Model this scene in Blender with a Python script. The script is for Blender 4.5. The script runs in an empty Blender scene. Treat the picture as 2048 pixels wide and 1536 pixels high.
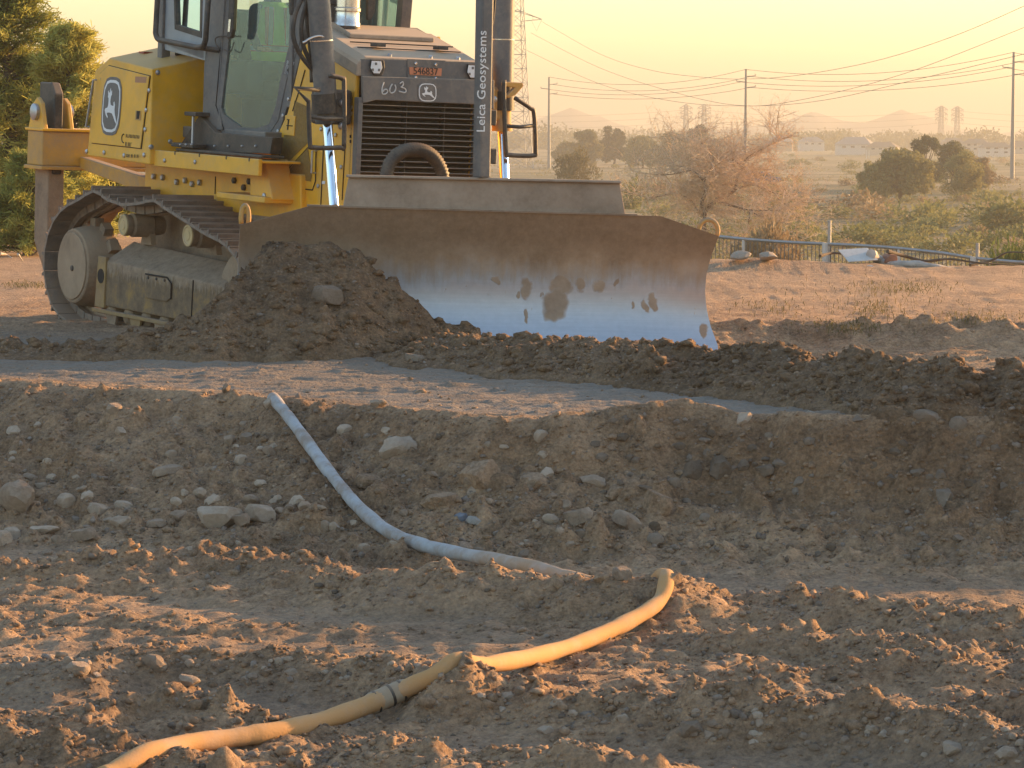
import bpy, bmesh, math, random
import numpy as np
from mathutils import Vector, Matrix

# ------------------------------------------------------------------ camera, sky, sun, exposure
scene = bpy.context.scene
FPX, CAMZ, HORIZON = 6000.0, 1.9, 270.0          # focal length and horizon row in photograph pixels (2048 wide)
PITCH = math.atan((768 - HORIZON) / FPX)
SUN_AZ, SUN_EL = math.radians(57), math.radians(11.3)   # azimuth to the right of the view axis (+Y)

cam_data = bpy.data.cameras.new('camera'); cam = bpy.data.objects.new('camera', cam_data)
scene.collection.objects.link(cam)
cam.location = (0, 0, CAMZ); cam.rotation_euler = (math.pi / 2 - PITCH, 0, 0)
cam_data.sensor_width = 36; cam_data.lens = 36 * FPX / 2048
cam_data.clip_start = 0.5; cam_data.clip_end = 20000
scene.camera = cam

world = bpy.data.worlds.new('World'); scene.world = world; world.use_nodes = True
wn = world.node_tree; bg = wn.nodes['Background']
sky = wn.nodes.new('ShaderNodeTexSky'); sky.sky_type = 'NISHITA'; sky.sun_disc = False
sky.sun_elevation = SUN_EL; sky.sun_rotation = SUN_AZ
sky.altitude = 0; sky.air_density = 1.2; sky.dust_density = 1.0; sky.ozone_density = 2.0
wn.links.new(sky.outputs[0], bg.inputs[0]); bg.inputs[1].default_value = 0.15

sl = bpy.data.lights.new('sun', 'SUN'); sun = bpy.data.objects.new('sun', sl); scene.collection.objects.link(sun)
sl.energy = 5.0; sl.angle = math.radians(0.6); sl.color = (1.0, 0.55, 0.20)
SUNDIR = Vector((math.sin(SUN_AZ) * math.cos(SUN_EL), math.cos(SUN_AZ) * math.cos(SUN_EL), math.sin(SUN_EL)))
sun.rotation_euler = SUNDIR.to_track_quat('Z', 'Y').to_euler(); sun.location = (30, 20, 30)

scene.view_settings.view_transform = 'Standard'; scene.view_settings.look = 'None'
scene.view_settings.exposure = 1.42; scene.view_settings.gamma = 1.0
scene.view_settings.use_curve_mapping = False
scene.cycles.use_denoising = True
scene.cycles.max_bounces = 8; scene.cycles.transparent_max_bounces = 24
scene.cycles.volume_bounces = 1; scene.cycles.sample_clamp_indirect = 6.0

C = scene.collection
rnd = random.Random(7); rng = np.random.default_rng(7)
CAM = np.array([0, 0, CAMZ])

# ------------------------------------------------------------------ photograph pixel -> ray, point
def ray(x, y):
    a, b = (x - 1024) / FPX, (768 - y) / FPX
    return np.array([a, math.cos(PITCH) + b * math.sin(PITCH), -math.sin(PITCH) + b * math.cos(PITCH)])
def at(x, y, d):
    r = ray(x, y); return Vector(CAM + r * (d / r[1]))
def ong(x, y, z):
    r = ray(x, y); return CAM + r * ((z - CAMZ) / r[2])

# ------------------------------------------------------------------ small mesh kit
class MB:
    def __init__(s): s.v, s.f = [], []
    def add(s, vs, fs):
        o = len(s.v); s.v += [tuple(p) for p in vs]; s.f += [tuple(i + o for i in f) for f in fs]; return s
    def box(s, a, b, M=None):
        x0, y0, z0 = a; x1, y1, z1 = b
        vs = [Vector(p) for p in ((x0,y0,z0),(x1,y0,z0),(x1,y1,z0),(x0,y1,z0),(x0,y0,z1),(x1,y0,z1),(x1,y1,z1),(x0,y1,z1))]
        if M is not None: vs = [M @ p for p in vs]
        return s.add(vs, [(0,3,2,1),(4,5,6,7),(0,1,5,4),(1,2,6,5),(2,3,7,6),(3,0,4,7)])
    def prism(s, pts, vec):
        n = len(pts); vec = Vector(vec); p = [Vector(q) for q in pts]
        return s.add(p + [q + vec for q in p], [tuple(range(n)), tuple(range(2*n-1, n-1, -1))] + [(i, n+i, n+(i+1)%n, (i+1)%n) for i in range(n)])
    def loft(s, rings, cap=True):
        n = len(rings[0]); fs = []
        for k in range(len(rings)-1):
            fs += [(k*n+i, k*n+(i+1)%n, (k+1)*n+(i+1)%n, (k+1)*n+i) for i in range(n)]
        if cap: fs += [tuple(range(n-1,-1,-1)), tuple(range((len(rings)-1)*n, len(rings)*n))]
        return s.add([p for r in rings for p in r], fs)
    def tube(s, path, r, n=8, closed=False, flat=None):
        path = [Vector(p) for p in path]; m = len(path); rr = r if hasattr(r, '__len__') else [r]*m
        rings = []; prev = None
        for i in range(m):
            if closed: t = path[(i+1)%m] - path[i-1]
            else: t = path[min(i+1, m-1)] - path[max(i-1, 0)]
            t = t.normalized() if t.length > 1e-9 else Vector((0,0,1))
            if prev is None:
                a = Vector((0,0,1)) if abs(t.z) < .9 else Vector((1,0,0)); nx = t.cross(a).normalized()
            else:
                nx = (prev - t * prev.dot(t)).normalized()
            prev = nx; ny = t.cross(nx)
            rings.append([path[i] + (nx*math.cos(2*math.pi*k/n) + ny*math.sin(2*math.pi*k/n)) * rr[i] for k in range(n)])
        if closed:
            fs = [(k*n+i, k*n+(i+1)%n, ((k+1)%m)*n+(i+1)%n, ((k+1)%m)*n+i) for k in range(m) for i in range(n)]
            return s.add([p for q in rings for p in q], fs)
        return s.loft(rings)
    def lathe(s, c, axis, prof, n=24):
        c = Vector(c); ax = Vector(axis).normalized()
        a = Vector((0,0,1)) if abs(ax.z) < .9 else Vector((1,0,0)); nx = ax.cross(a).normalized(); ny = ax.cross(nx)
        return s.loft([[c + ax*h + (nx*math.cos(2*math.pi*k/n) + ny*math.sin(2*math.pi*k/n))*max(r, 1e-4) for k in range(n)] for r, h in prof])
    def build(s, name, mat, parent=None, smooth=None, bevel=0):
        me = bpy.data.meshes.new(name); me.from_pydata(s.v, [], s.f); me.update()
        return link(name, me, mat, parent, smooth, bevel)
def link(name, me, mat, parent=None, smooth=None, bevel=0, kind=None):
    o = bpy.data.objects.new(name, me); C.objects.link(o)
    if mat is not None and len(me.materials) == 0: me.materials.append(mat)
    if smooth:
        me.shade_smooth()
        if smooth is not True: me.set_sharp_from_angle(angle=math.radians(smooth))
    if bevel:
        b = o.modifiers.new('bevel', 'BEVEL'); b.width = bevel; b.segments = 2; b.limit_method = 'ANGLE'; b.angle_limit = math.radians(35)
    if parent is not None: o.parent = parent
    if kind: o['kind'] = kind
    return o
def tag(o, label=None, cat=None, group=None, kind=None):
    for k, v in (('label', label), ('category', cat), ('group', group), ('kind', kind)):
        if v: o[k] = v
    return o
def empty(name, loc=(0,0,0), rz=0, **kw):
    o = bpy.data.objects.new(name, None); C.objects.link(o); o.location = loc; o.rotation_euler = (0,0,rz); o.empty_display_size = .2
    return tag(o, **kw)
def copy_tree(o, parent=None):
    c = o.copy(); C.objects.link(c); c.parent = parent
    for ch in list(o.children): copy_tree(ch, c)
    return c
def catmull(P, k=8):
    P = [Vector(p) for p in P]; Q = [P[0]*2-P[1]] + P + [P[-1]*2-P[-2]]; out = []
    for i in range(1, len(Q)-2):
        for j in range(k):
            t = j/k; a, b, c, d = Q[i-1], Q[i], Q[i+1], Q[i+2]
            out.append(.5*((2*b) + (c-a)*t + (2*a-5*b+4*c-d)*t*t + (3*b-a-3*c+d)*t*t*t))
    return out + [P[-1]]

# ------------------------------------------------------------------ materials
def nodes(name):
    m = bpy.data.materials.new(name); m.use_nodes = True; nt = m.node_tree
    return m, nt, nt.nodes['Principled BSDF']
def N(nt, t, **kw):
    n = nt.nodes.new(t)
    for k, v in kw.items():
        if isinstance(k, str) and hasattr(n, k): setattr(n, k, v)
    return n
def noise(nt, vec, scale, detail=4, rough=.6):
    n = N(nt, 'ShaderNodeTexNoise'); n.inputs['Scale'].default_value = scale
    n.inputs['Detail'].default_value = detail; n.inputs['Roughness'].default_value = rough
    if vec is not None: nt.links.new(vec, n.inputs['Vector'])
    return n.outputs['Fac']
def ramp(nt, fac, stops):
    r = N(nt, 'ShaderNodeValToRGB'); e = r.color_ramp.elements
    while len(e) < len(stops): e.new(.5)
    for i, (p, c) in enumerate(stops):
        e[i].position = p; e[i].color = (c if hasattr(c, '__len__') else (c, c, c)) + (1,) if hasattr(c, '__len__') else (c, c, c, 1)
    nt.links.new(fac, r.inputs[0]); return r.outputs[0]
def mix(nt, fac, a, b, mode='MIX'):
    m = N(nt, 'ShaderNodeMix', data_type='RGBA', blend_type=mode)
    for s, v in ((0, fac), (6, a), (7, b)):
        if isinstance(v, (int, float)): m.inputs[s].default_value = v
        elif isinstance(v, tuple): m.inputs[s].default_value = v + (1,)
        else: nt.links.new(v, m.inputs[s])
    return m.outputs[2]
def math_(nt, op, a, b=0, clamp=False):
    m = N(nt, 'ShaderNodeMath', operation=op); m.use_clamp = clamp
    for s, v in ((0, a), (1, b)):
        if isinstance(v, (int, float)): m.inputs[s].default_value = v
        else: nt.links.new(v, m.inputs[s])
    return m.outputs[0]
def bump(nt, bsdf, h, strength=.4, dist=.02):
    b = N(nt, 'ShaderNodeBump'); b.inputs['Strength'].default_value = strength; b.inputs['Distance'].default_value = dist
    nt.links.new(h, b.inputs['Height']); nt.links.new(b.outputs[0], bsdf.inputs['Normal'])
def coord(nt, which='Object'):
    return N(nt, 'ShaderNodeTexCoord').outputs[which]
def wpos(nt): return N(nt, 'ShaderNodeNewGeometry').outputs['Position']
def stretch(nt, vec, s):
    m = N(nt, 'ShaderNodeMapping'); m.inputs['Scale'].default_value = s; nt.links.new(vec, m.inputs['Vector']); return m.outputs[0]

def pmat(name, col, rough=.6, metal=0.0, var=.25, scale=5, dust=0.0, dcol=(.34,.24,.15), bmp=0.0, bscale=60, spec=.5):
    """paint, steel, rubber: noise-varied colour, patchy dust, fine relief"""
    m, nt, b = nodes(name); co = coord(nt)
    n1 = noise(nt, co, scale, 5)
    c = mix(nt, ramp(nt, n1, [(.3, 0.0), (.7, 1.0)]), tuple(v*(1-var) for v in col), tuple(min(1, v*(1+var)) for v in col))
    ro = math_(nt, 'MULTIPLY_ADD', n1, .25); ro.node.inputs[2].default_value = max(0, rough-.12)
    if dust:
        n2 = noise(nt, co, scale*.7, 8, .7); n3 = noise(nt, co, scale*7, 3)
        g = N(nt, 'ShaderNodeNewGeometry'); sx = N(nt, 'ShaderNodeSeparateXYZ'); nt.links.new(g.outputs['Normal'], sx.inputs[0])
        up = math_(nt, 'MULTIPLY', math_(nt, 'MAXIMUM', sx.outputs[2], 0), .35)
        d = math_(nt, 'ADD', math_(nt, 'ADD', math_(nt, 'MULTIPLY', n2, .75), math_(nt, 'MULTIPLY', n3, .25)), up)
        d = ramp(nt, d, [(max(0, .62-dust*.35), 0.0), (min(1, .80-dust*.1), 1.0)])
        d2 = math_(nt, 'MULTIPLY', d, min(1, dust*1.6))
        c = mix(nt, d2, c, dcol)
        ro = math_(nt, 'MULTIPLY_ADD', d2, .3); nt.links.new(noise(nt, co, scale*3), ro.node.inputs[0]) if False else None
        ro.node.inputs[2].default_value = rough
        mm = math_(nt, 'MULTIPLY_ADD', d2, -metal); mm.node.inputs[2].default_value = metal; nt.links.new(mm, b.inputs['Metallic'])
    else: b.inputs['Metallic'].default_value = metal
    nt.links.new(c, b.inputs['Base Color']); nt.links.new(ro, b.inputs['Roughness'])
    b.inputs['Specular IOR Level'].default_value = spec
    if bmp: bump(nt, b, noise(nt, co, bscale, 6), bmp, .01)
    return m
# ------------------------------------------------------------------ terrain height field
def hsh(xi, yi, seed):
    h = (xi.astype(np.int64) * 374761393 + yi.astype(np.int64) * 668265263 + seed * 1442695041) & 0xffffffff
    h = ((h ^ (h >> 13)) * 1274126177) & 0xffffffff
    return ((h ^ (h >> 16)) & 0xffffff) / float(0x1000000)
def pn(x, y, seed=0):
    xi, yi = np.floor(x), np.floor(y); fx, fy = x - xi, y - yi
    u, v = fx*fx*fx*(fx*(fx*6-15)+10), fy*fy*fy*(fy*(fy*6-15)+10)
    def g(i, j):
        a = hsh(xi+i, yi+j, seed) * 2*math.pi; return np.cos(a)*(fx-i) + np.sin(a)*(fy-j)
    return ((g(0,0)*(1-u) + g(1,0)*u)*(1-v) + (g(0,1)*(1-u) + g(1,1)*u)*v) * 1.5
def fbm(x, y, o=5, seed=0, gain=.5):
    s, a, f = 0, 1, 1
    for k in range(o): s = s + a*pn(x*f+k*17.3, y*f-k*9.1, seed+k); a *= gain; f *= 2.03
    return s
def clods(x, y, cell, seed=0, rmin=.2, rmax=.5, dens=1.0):
    """rounded lumps: the tallest dome over jittered cells"""
    x, y = x/cell, y/cell; xi, yi = np.floor(x), np.floor(y); out = np.zeros_like(x)
    for i in (-1, 0, 1):
        for j in (-1, 0, 1):
            a, b = xi+i, yi+j; jx, jy = hsh(a, b, seed), hsh(a, b, seed+1); q = hsh(a, b, seed+2)
            r = rmin + (rmax-rmin)*q*q; on = hsh(a, b, seed+3) < dens
            d2 = ((x-a-.15-.7*jx)**2 + (y-b-.15-.7*jy)**2) / (r*r)
            out = np.maximum(out, np.where(on, r*np.sqrt(np.maximum(0, 1-d2)), 0))
    return out * cell
def sstep(a, b, x):
    t = np.clip((x-a)/(b-a), 0, 1); return t*t*(3-2*t)
def pl(X, Y, pts):
    """distance to a polyline of (x, y, value...) points, interpolated values, signed side (near camera < 0)"""
    best = np.full(X.shape, 1e9); vals = np.zeros((len(pts[0])-2,) + X.shape); side = np.zeros(X.shape)
    for p, q in zip(pts[:-1], pts[1:]):
        dx, dy = q[0]-p[0], q[1]-p[1]; l2 = dx*dx+dy*dy
        t = np.clip(((X-p[0])*dx + (Y-p[1])*dy)/l2, 0, 1)
        ex, ey = X-p[0]-t*dx, Y-p[1]-t*dy; d = np.sqrt(ex*ex+ey*ey); m = d < best
        best = np.where(m, d, best); side = np.where(m, np.sign(ey), side)
        for k in range(len(pts[0])-2): vals[k] = np.where(m, p[2+k] + t*(q[2+k]-p[2+k]), vals[k])
    return best, vals, side
LOW = -0.75
def px_line(pts, z=LOW):            # (x, y, height) in photograph pixels -> world (X, Y, height)
    out = []
    for x, y, h in pts:
        g = ong(x, y, z + h); out.append((g[0], g[1], h))
    return out
EDGE = [(-700,752),(0,764),(200,776),(450,788),(560,800),(780,816),(900,832),(1060,838),(1200,838),(1350,836),(1600,842),(1860,852),(2048,852),(2800,850)]
TOE = [(-700,1075),(0,1080),(250,1110),(500,1120),(760,1135),(1000,1128),(1300,1128),(1500,1128),(1750,1130),(2048,1135),(2800,1140)]
_e = np.array([ong(x, y, 0)[:2] for x, y in EDGE]); _t = np.array([ong(x, y, LOW)[:2] for x, y in TOE])
RIDGES = [  # crest polylines: ((x, y, height)...), width on the near side, width on the far side
    ([(-300,1140,.07),(0,1130,.09),(200,1122,.10),(400,1092,.17),(520,1105,.13),(640,1128,.14),(800,1148,.16),(1000,1150,.18),(1200,1158,.19),(1320,1160,.20),(1372,1180,.06)], .55, .30),
    ([(1430,1200,.05),(1560,1188,.10),(1680,1196,.13),(1800,1210,.12),(1940,1226,.15),(2100,1240,.13),(2400,1250,.1)], .45, .35),
    ([(-400,1325,.10),(0,1315,.13),(150,1312,.16),(300,1303,.13),(450,1318,.10),(640,1318,.13),(800,1328,.13),(920,1345,.20),(1010,1362,.13),(1120,1386,.12),(1250,1392,.13),(1400,1392,.16),(1560,1394,.17),(1700,1414,.15),(1900,1440,.16),(2100,1470,.17),(2500,1520,.17)], .38, .45),
    ([(-200,1425,.08),(100,1430,.10),(250,1412,.08),(350,1390,.11),(470,1415,.08),(560,1440,.03)], .3, .3),
    ([(-200,1480,.10),(50,1470,.12),(200,1480,.10),(330,1512,.05),(480,1540,.04),(620,1525,.03),(820,1500,.05),(900,1530,.02)], .3, .35),
    ([(1430,1275,.05),(1600,1262,.09),(1760,1270,.11),(1880,1285,.16),(1960,1300,.07),(2200,1310,.1)], .4, .3),
    ([(1500,1345,.04),(1650,1330,.08),(1780,1318,.09)], .3, .3),
    ([(1960,1395,.10),(2060,1380,.16),(2200,1390,.15)], .25, .3),
    ([(1000,1512,.03),(1150,1525,.05),(1300,1540,.06)], .2, .2),
]
SMOOTH = [  # rut floors pressed flat: ((x, y, depth)...), half width
    ([(1385,1158,.03),(1560,1162,.03),(1800,1168,.03),(2200,1172,.03)], .55),
    ([(160,1296,.02),(350,1288,.035),(520,1276,.045),(700,1270,.045),(860,1278,.03),(960,1290,.01)], .55),
    ([(-300,1380,.03),(0,1378,.03),(300,1376,.03),(480,1390,.03),(660,1415,.03)], .35),
    ([(980,1475,.03),(1150,1482,.045),(1400,1490,.045),(1650,1505,.04),(2000,1545,.03)], .33),
    ([(-300,1100,.02),(0,1102,.02),(180,1102,.02),(330,1112,.01)], .45),
    ([(300,1205,.02),(600,1225,.02),(900,1232,.02)], .3),
]
def near_far(Y, X):
    """construction pad, then the drop to the wide scrub flats"""
    edge = 43.2 + 1.2*pn(X*.12, X*0+3.1, 5) + 16*sstep(1.0, -9.0, X)
    t = Y - edge
    z = -1.0*sstep(0.2, 2.6, t) - 3.5*sstep(2, 42, t)
    z = z + .9*sstep(900, 3000, Y)
    return z, t
def terrain(X, Y):
    ye = np.interp(X, _e[:,0], _e[:,1]) + .10*fbm(X*1.7, Y*0, 4, 3) + .12*pn(X*2.2, Y*2.2, 8)
    yt = np.interp(X, _t[:,0], _t[:,1])
    right = sstep(.6, 1.6, X)
    t = (ye - Y) / np.maximum(ye - yt, .5)
    pl_ = np.interp(t, [-.02, .05, .18, .42, .7, 1.0], [0, -.08, -.27, -.45, -.62, LOW])
    pr_ = np.interp(t, [-.02, .03, .15, .36, .42, .75, 1.0], [0, -.10, -.30, -.56, -.52, -.66, LOW])
    z = pl_*(1-right) + pr_*right
    bank = sstep(-.03, .05, t) * (1 - sstep(.8, 1.15, t)); low = sstep(.75, 1.05, t)
    far, past = near_far(Y, X); z = z + far
    # trench graded by the blade on the right, native ground behind it
    tr = sstep(1.5, 2.3, X) * sstep(23.5, 25.0, Y) * (1 - sstep(26.9, 28.9, Y + .5*pn(X*.9, X*0, 21)))
    z = z - .22*tr
    d, v, s = pl(X, Y, [(2.4,42.5,.14),(3.4,42.5,.17),(4.6,42.4,.12),(5.6,42.3,.05),(7.5,42.2,.02)]); k = np.clip(1 - d/(1.3*(1+.3*pn(X*.8, Y*.8, 23))), 0, 1); z = z + v[0]*k*k*(3-2*k)
    # ridges and ruts on the lower level
    rough = np.zeros_like(X); rid = np.zeros_like(X)
    for pts, wn_, wf in RIDGES:
        d, v, s = pl(X, Y, px_line(pts)); w = np.where(s < 0, wn_, wf) * (1 + .25*pn(X*2, Y*2, 31))
        k = np.clip(1 - d/w, 0, 1); k = k*k*(3-2*k); rid = np.maximum(rid, v[0]*k); rough = np.maximum(rough, k)
    z = z + rid
    lip = [(-1.4,19.9,.05),(-.9,19.6,.02),(-.1,19.75,.03),(.45,20.0,.05),(.8,20.05,.10),(1.15,20.1,.11),(1.5,20.0,.06),(2.2,19.8,.05),(3.4,19.7,.06)]
    d, v, s = pl(X, Y, lip); k = np.clip(1 - d/(.38*(1+.4*pn(X*2.3, Y*2.3, 33))), 0, 1); z = z + v[0]*k*k*(3-2*k)
    smooth = np.zeros_like(X)
    for pts, w in SMOOTH:
        d, v, s = pl(X, Y, px_line(pts)); k = np.clip(1.35 - d/(w*(1+.3*pn(X*1.5, Y*1.5, 41))), 0, 1); k = k*k*(3-2*k)
        z = z - v[0]*k; smooth = np.maximum(smooth, k)
    bench = sstep(.02, -.03, t) * (1 - sstep(27, 30, Y)); pad = sstep(27, 30, Y)
    near = 1 - sstep(60, 90, Y)
    ff = near * (1 - .92*smooth)
    amp = (.55*bank + .42*low + .07*bench + .12*pad) * ff
    z = z + amp*.10*fbm(X*1.6, Y*1.9, 3, 11) + amp*.075*fbm(X*5, Y*6, 4, 12)
    big = clods(X+.3*pn(X*3, Y*3, 51), Y, .34, 61, .12, .5, .5); mid = clods(X, Y, .13, 71, .15, .5, .65); sm = clods(X, Y, .065, 81, .2, .5, .8)
    cl = ff*(bank*1.0 + low*(.35+.6*rough) + bench*.22 + pad*.14)
    z = z + cl*(big*.75*(bank+.6*rough*low) + mid*1.05 + sm*1.1)
    # grouser and wheel streaks running across the picture
    z = z + near*(low*.020 + bench*.022 + pad*.02)*fbm(X*1.2 + .4*pn(X, Y, 91), Y*9, 3, 95)
    # track prints pressed into the lanes, and a lumpy berm along the cut behind the blade
    tp = np.sin(2*math.pi*(X*4.6 + .5*pn(X*1.1, Y*1.3, 151))); z = z + .008*np.clip(smooth*(1.25-smooth)*3, 0, 1)*low*np.clip(tp, -.4, 1)
    d, v, s = pl(X, Y, [(1.9,28.5,.10),(2.8,28.6,.13),(3.6,28.5,.12),(4.4,28.7,.16),(5.4,28.4,.12),(8,28.4,.1)]); k = np.clip(1 - d/(.55*(1+.5*pn(X*1.6, Y*1.6, 153))), 0, 1); z = z + v[0]*k*(1+.6*fbm(X*2.2, Y*2.2, 3, 154)) + k*(clods(X, Y, .3, 155, .15, .5, .6)*.5 + clods(X, Y, .12, 156, .15, .5, .7)*.6)
    z = z + (1-near)*1.0*fbm(X*.010, Y*.006, 3, 99) * sstep(90, 200, Y)
    wet = sstep(-.05, -.16, t)*bench*1.0 + .30*smooth*low
    wet = wet*(1 - sstep(.8, 1.6, X)*sstep(22, 23.5, Y))
    moist = np.clip(bank*(.25 + .75*sstep(.5, 1.6, X))*(1-sstep(.45, .75, t)) + .45*bank*sstep(-.1, .25, fbm(X*.7, Y*.9, 3, 141)) + .5*low*rough*sstep(0, .3, fbm(X*.9, Y*1.1, 3, 142)), 0, 1)
    global MOIST; MOIST = moist
    return z, np.clip(wet, 0, 1), np.clip(bank + .6*low*rough, 0, 1), past
CREST = [(-40,688),(60,682),(160,676),(260,664),(330,648),(400,622),(440,590),(480,532),(530,492),(580,476),(650,482),(720,516),(780,560),(830,600),(870,640),(960,664)]
WIND = [(880,668,.20),(1000,672,.24),(1180,678,.28),(1300,684,.29),(1450,690,.30),(1600,700,.32),(1750,712,.34),(1860,716,.37),(1905,722,.38),(1945,745,.28),(2048,736,.34),(2300,740,.36),(2700,745,.3)]
BLADE_AZ = math.radians(8.0); BLADE_C = np.array([-.285, 26.9])
def blade_y(X): return BLADE_C[1] + (X - BLADE_C[0]) * math.tan(BLADE_AZ)
def heaps(X, Y):
    """soil pushed up by the blade: pile at its left half, windrow leaving it to the right"""
    yb = blade_y(X) - .22
    cx = []; cz = []
    for x, y in CREST:
        Yc = 26.2; p = at(x, y, Yc); cx.append(p.x); cz.append(max(p.z, 0))
    crest = np.interp(X, cx, cz, left=0, right=0) * (1 + .10*pn(X*2.5, X*0, 13))
    lf = sstep(-2.15, -2.7, X); yb = yb*(1-lf) + 25.75*lf
    foot = yb - np.maximum(.25, crest*1.02) - .28*(crest > .02) + .12*pn(X*1.7, X*0+9, 14)
    k = np.clip((Y - foot) / np.maximum(yb - foot, .1), 0, 1)
    back = 1 - np.clip((Y - yb) / .16 + .5*lf, 0, 1)
    a = crest * np.where(Y < yb, k**.85, back)
    d, v, s = pl(X, Y, [(p.x, p.y, h) for x, y, h in WIND for p in [Vector(ong(x, y, h))]])
    w = np.where(s < 0, np.interp(X, [-1, 1, 3], [.85, .8, .62]), .62) * (1 + .22*pn(X*1.4, Y*1.4, 15))
    kk = np.clip(1 - d/w, 0, 1); b = v[0]*(1 + .16*fbm(X*1.9, Y*1.9, 3, 16))*np.where(kk > 0, kk**.8, 0) * sstep(-1.35, -.75, X)
    add = np.maximum(a, b); m = sstep(.0, .09, add)
    lump = clods(X, Y, .30, 161, .15, .5, .6)*.55 + clods(X, Y, .12, 171, .18, .5, .75)*.8 + clods(X, Y, .06, 181, .2, .5, .85)*.6
    return add + m*(lump - .02 + .035*fbm(X*4, Y*5, 4, 17)), (a >= b)
def spaced(core, lo, hi, step, g):
    v = list(np.arange(core[0], core[1], step)); d = step
    while v[-1] < hi: d *= g; v.append(min(v[-1]+d, hi))
    d = step; w = [v[0]]
    while w[0] > lo: d *= g; w.insert(0, max(w[0]-d, lo))
    return np.array(w[:-1] + v)
GX = spaced((-5.3, 5.3), -2400, 2400, .033, 1.06)
GY = spaced((11.8, 29.2), -400, 4900, .033, 1.04)
XX, YY = np.meshgrid(GX, GY)
ZG, WET, ROUGH, PAST = terrain(XX, YY)
ADD, ISPILE = heaps(XX, YY)
ADD = np.where(ADD > .012, ADD, 0); ZT = ZG + ADD
def bil(F, x, y):
    i = np.clip(np.searchsorted(GX, x)-1, 0, len(GX)-2); j = np.clip(np.searchsorted(GY, y)-1, 0, len(GY)-2)
    a, b = (x-GX[i])/(GX[i+1]-GX[i]), (y-GY[j])/(GY[j+1]-GY[j])
    return (F[j,i]*(1-a)+F[j,i+1]*a)*(1-b) + (F[j+1,i]*(1-a)+F[j+1,i+1]*a)*b
def zat(x, y): return float(bil(ZT, np.array(x, float), np.array(y, float)))
def hit(x, y, dmin=9, dmax=200):
    """where the view ray of a photograph pixel meets the terrain"""
    r = ray(x, y); r = r/r[1]; ts = np.concatenate([np.arange(dmin, 60, .02), np.arange(60, dmax, .5)])
    P = CAM + ts[:,None]*r; below = P[:,2] < bil(ZT, P[:,0], P[:,1]); k = int(np.argmax(below)) if below.any() else len(ts)-1
    return Vector(P[k])
def grid_mesh(name, Z, mask=None, attrs=()):
    ny, nx = Z.shape; idx = np.arange(ny*nx).reshape(ny, nx)
    q = np.stack([idx[:-1,:-1], idx[:-1,1:], idx[1:,1:], idx[1:,:-1]], -1).reshape(-1, 4)
    co = np.stack([XX, YY, Z], -1).reshape(-1, 3); at_ = [a.reshape(-1) for _, a in attrs]
    if mask is not None:
        k = (mask[:-1,:-1] | mask[:-1,1:] | mask[1:,1:] | mask[1:,:-1]).reshape(-1); q = q[k]
        u, inv = np.unique(q, return_inverse=True); q = inv.reshape(-1, 4); co = co[u]; at_ = [a[u] for a in at_]
    me = bpy.data.meshes.new(name); me.vertices.add(len(co)); me.vertices.foreach_set('co', co.astype(np.float32).ravel())
    me.loops.add(q.size); me.loops.foreach_set('vertex_index', q.astype(np.int32).ravel())
    me.polygons.add(len(q)); me.polygons.foreach_set('loop_start', np.arange(0, q.size, 4, dtype=np.int32))
    me.update(calc_edges=True)
    for (n, _), a in zip(attrs, at_):
        t = me.attributes.new(n, 'FLOAT', 'POINT'); t.data.foreach_set('value', a.astype(np.float32))
    return me

def soil_mat(name, dark, light, wetcol, bumpk=.9, haswet=True, wetr=.66):
    m, nt, b = nodes(name); p = wpos(nt)
    n1 = noise(nt, p, .55, 6, .65); n2 = noise(nt, p, 7, 9, .75); n3 = noise(nt, p, 34, 6, .75)
    f = math_(nt, 'ADD', math_(nt, 'MULTIPLY', n1, .25), math_(nt, 'ADD', math_(nt, 'MULTIPLY', n2, .40), math_(nt, 'MULTIPLY', n3, .42)))
    c = ramp(nt, f, [(.39, dark), (.53, tuple((a*1.0+b_*.9)/2 for a, b_ in zip(dark, light))), (.68, light)])
    v = N(nt, 'ShaderNodeTexVoronoi'); v.inputs['Scale'].default_value = 34; v.inputs['Randomness'].default_value = 1; nt.links.new(p, v.inputs['Vector'])
    sep = N(nt, 'ShaderNodeSeparateColor'); nt.links.new(v.outputs['Color'], sep.inputs[0])
    peb = math_(nt, 'MULTIPLY', math_(nt, 'GREATER_THAN', sep.outputs[0], .86), math_(nt, 'LESS_THAN', v.outputs['Distance'], .36))
    c = mix(nt, math_(nt, 'MULTIPLY', peb, .4), c, mix(nt, sep.outputs[1], (.24,.17,.12), (.42,.35,.28)))
    r = None
    if haswet:
        mo = N(nt, 'ShaderNodeAttribute', attribute_name='moist'); c = mix(nt, math_(nt, 'MULTIPLY', mo.outputs['Fac'], .55), c, mix(nt, 1.0, c, (.50,.44,.38), 'MULTIPLY'))
        a = N(nt, 'ShaderNodeAttribute', attribute_name='wet'); st = noise(nt, stretch(nt, p, (.8, 7, 1)), 2.2, 6, .65)
        w = math_(nt, 'MULTIPLY', a.outputs['Fac'], ramp(nt, st, [(.30, 0.45), (.58, 1.0)]))
        c = mix(nt, w, c, mix(nt, st, tuple(x*.6 for x in wetcol), tuple(min(1, x*1.35) for x in wetcol)))
        r = math_(nt, 'MULTIPLY_ADD', w, wetr - .92); r.node.inputs[2].default_value = .92; nt.links.new(r, b.inputs['Roughness'])
    else: b.inputs['Roughness'].default_value = .95
    b.inputs['Specular IOR Level'].default_value = .35
    nt.links.new(c, b.inputs['Base Color'])
    h = math_(nt, 'ADD', math_(nt, 'MULTIPLY', noise(nt, p, 28, 8, .75), .7), math_(nt, 'MULTIPLY', math_(nt, 'SUBTRACT', 1, v.outputs['Distance']), .3))
    bump(nt, b, h, bumpk, .055)
    return m
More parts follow.
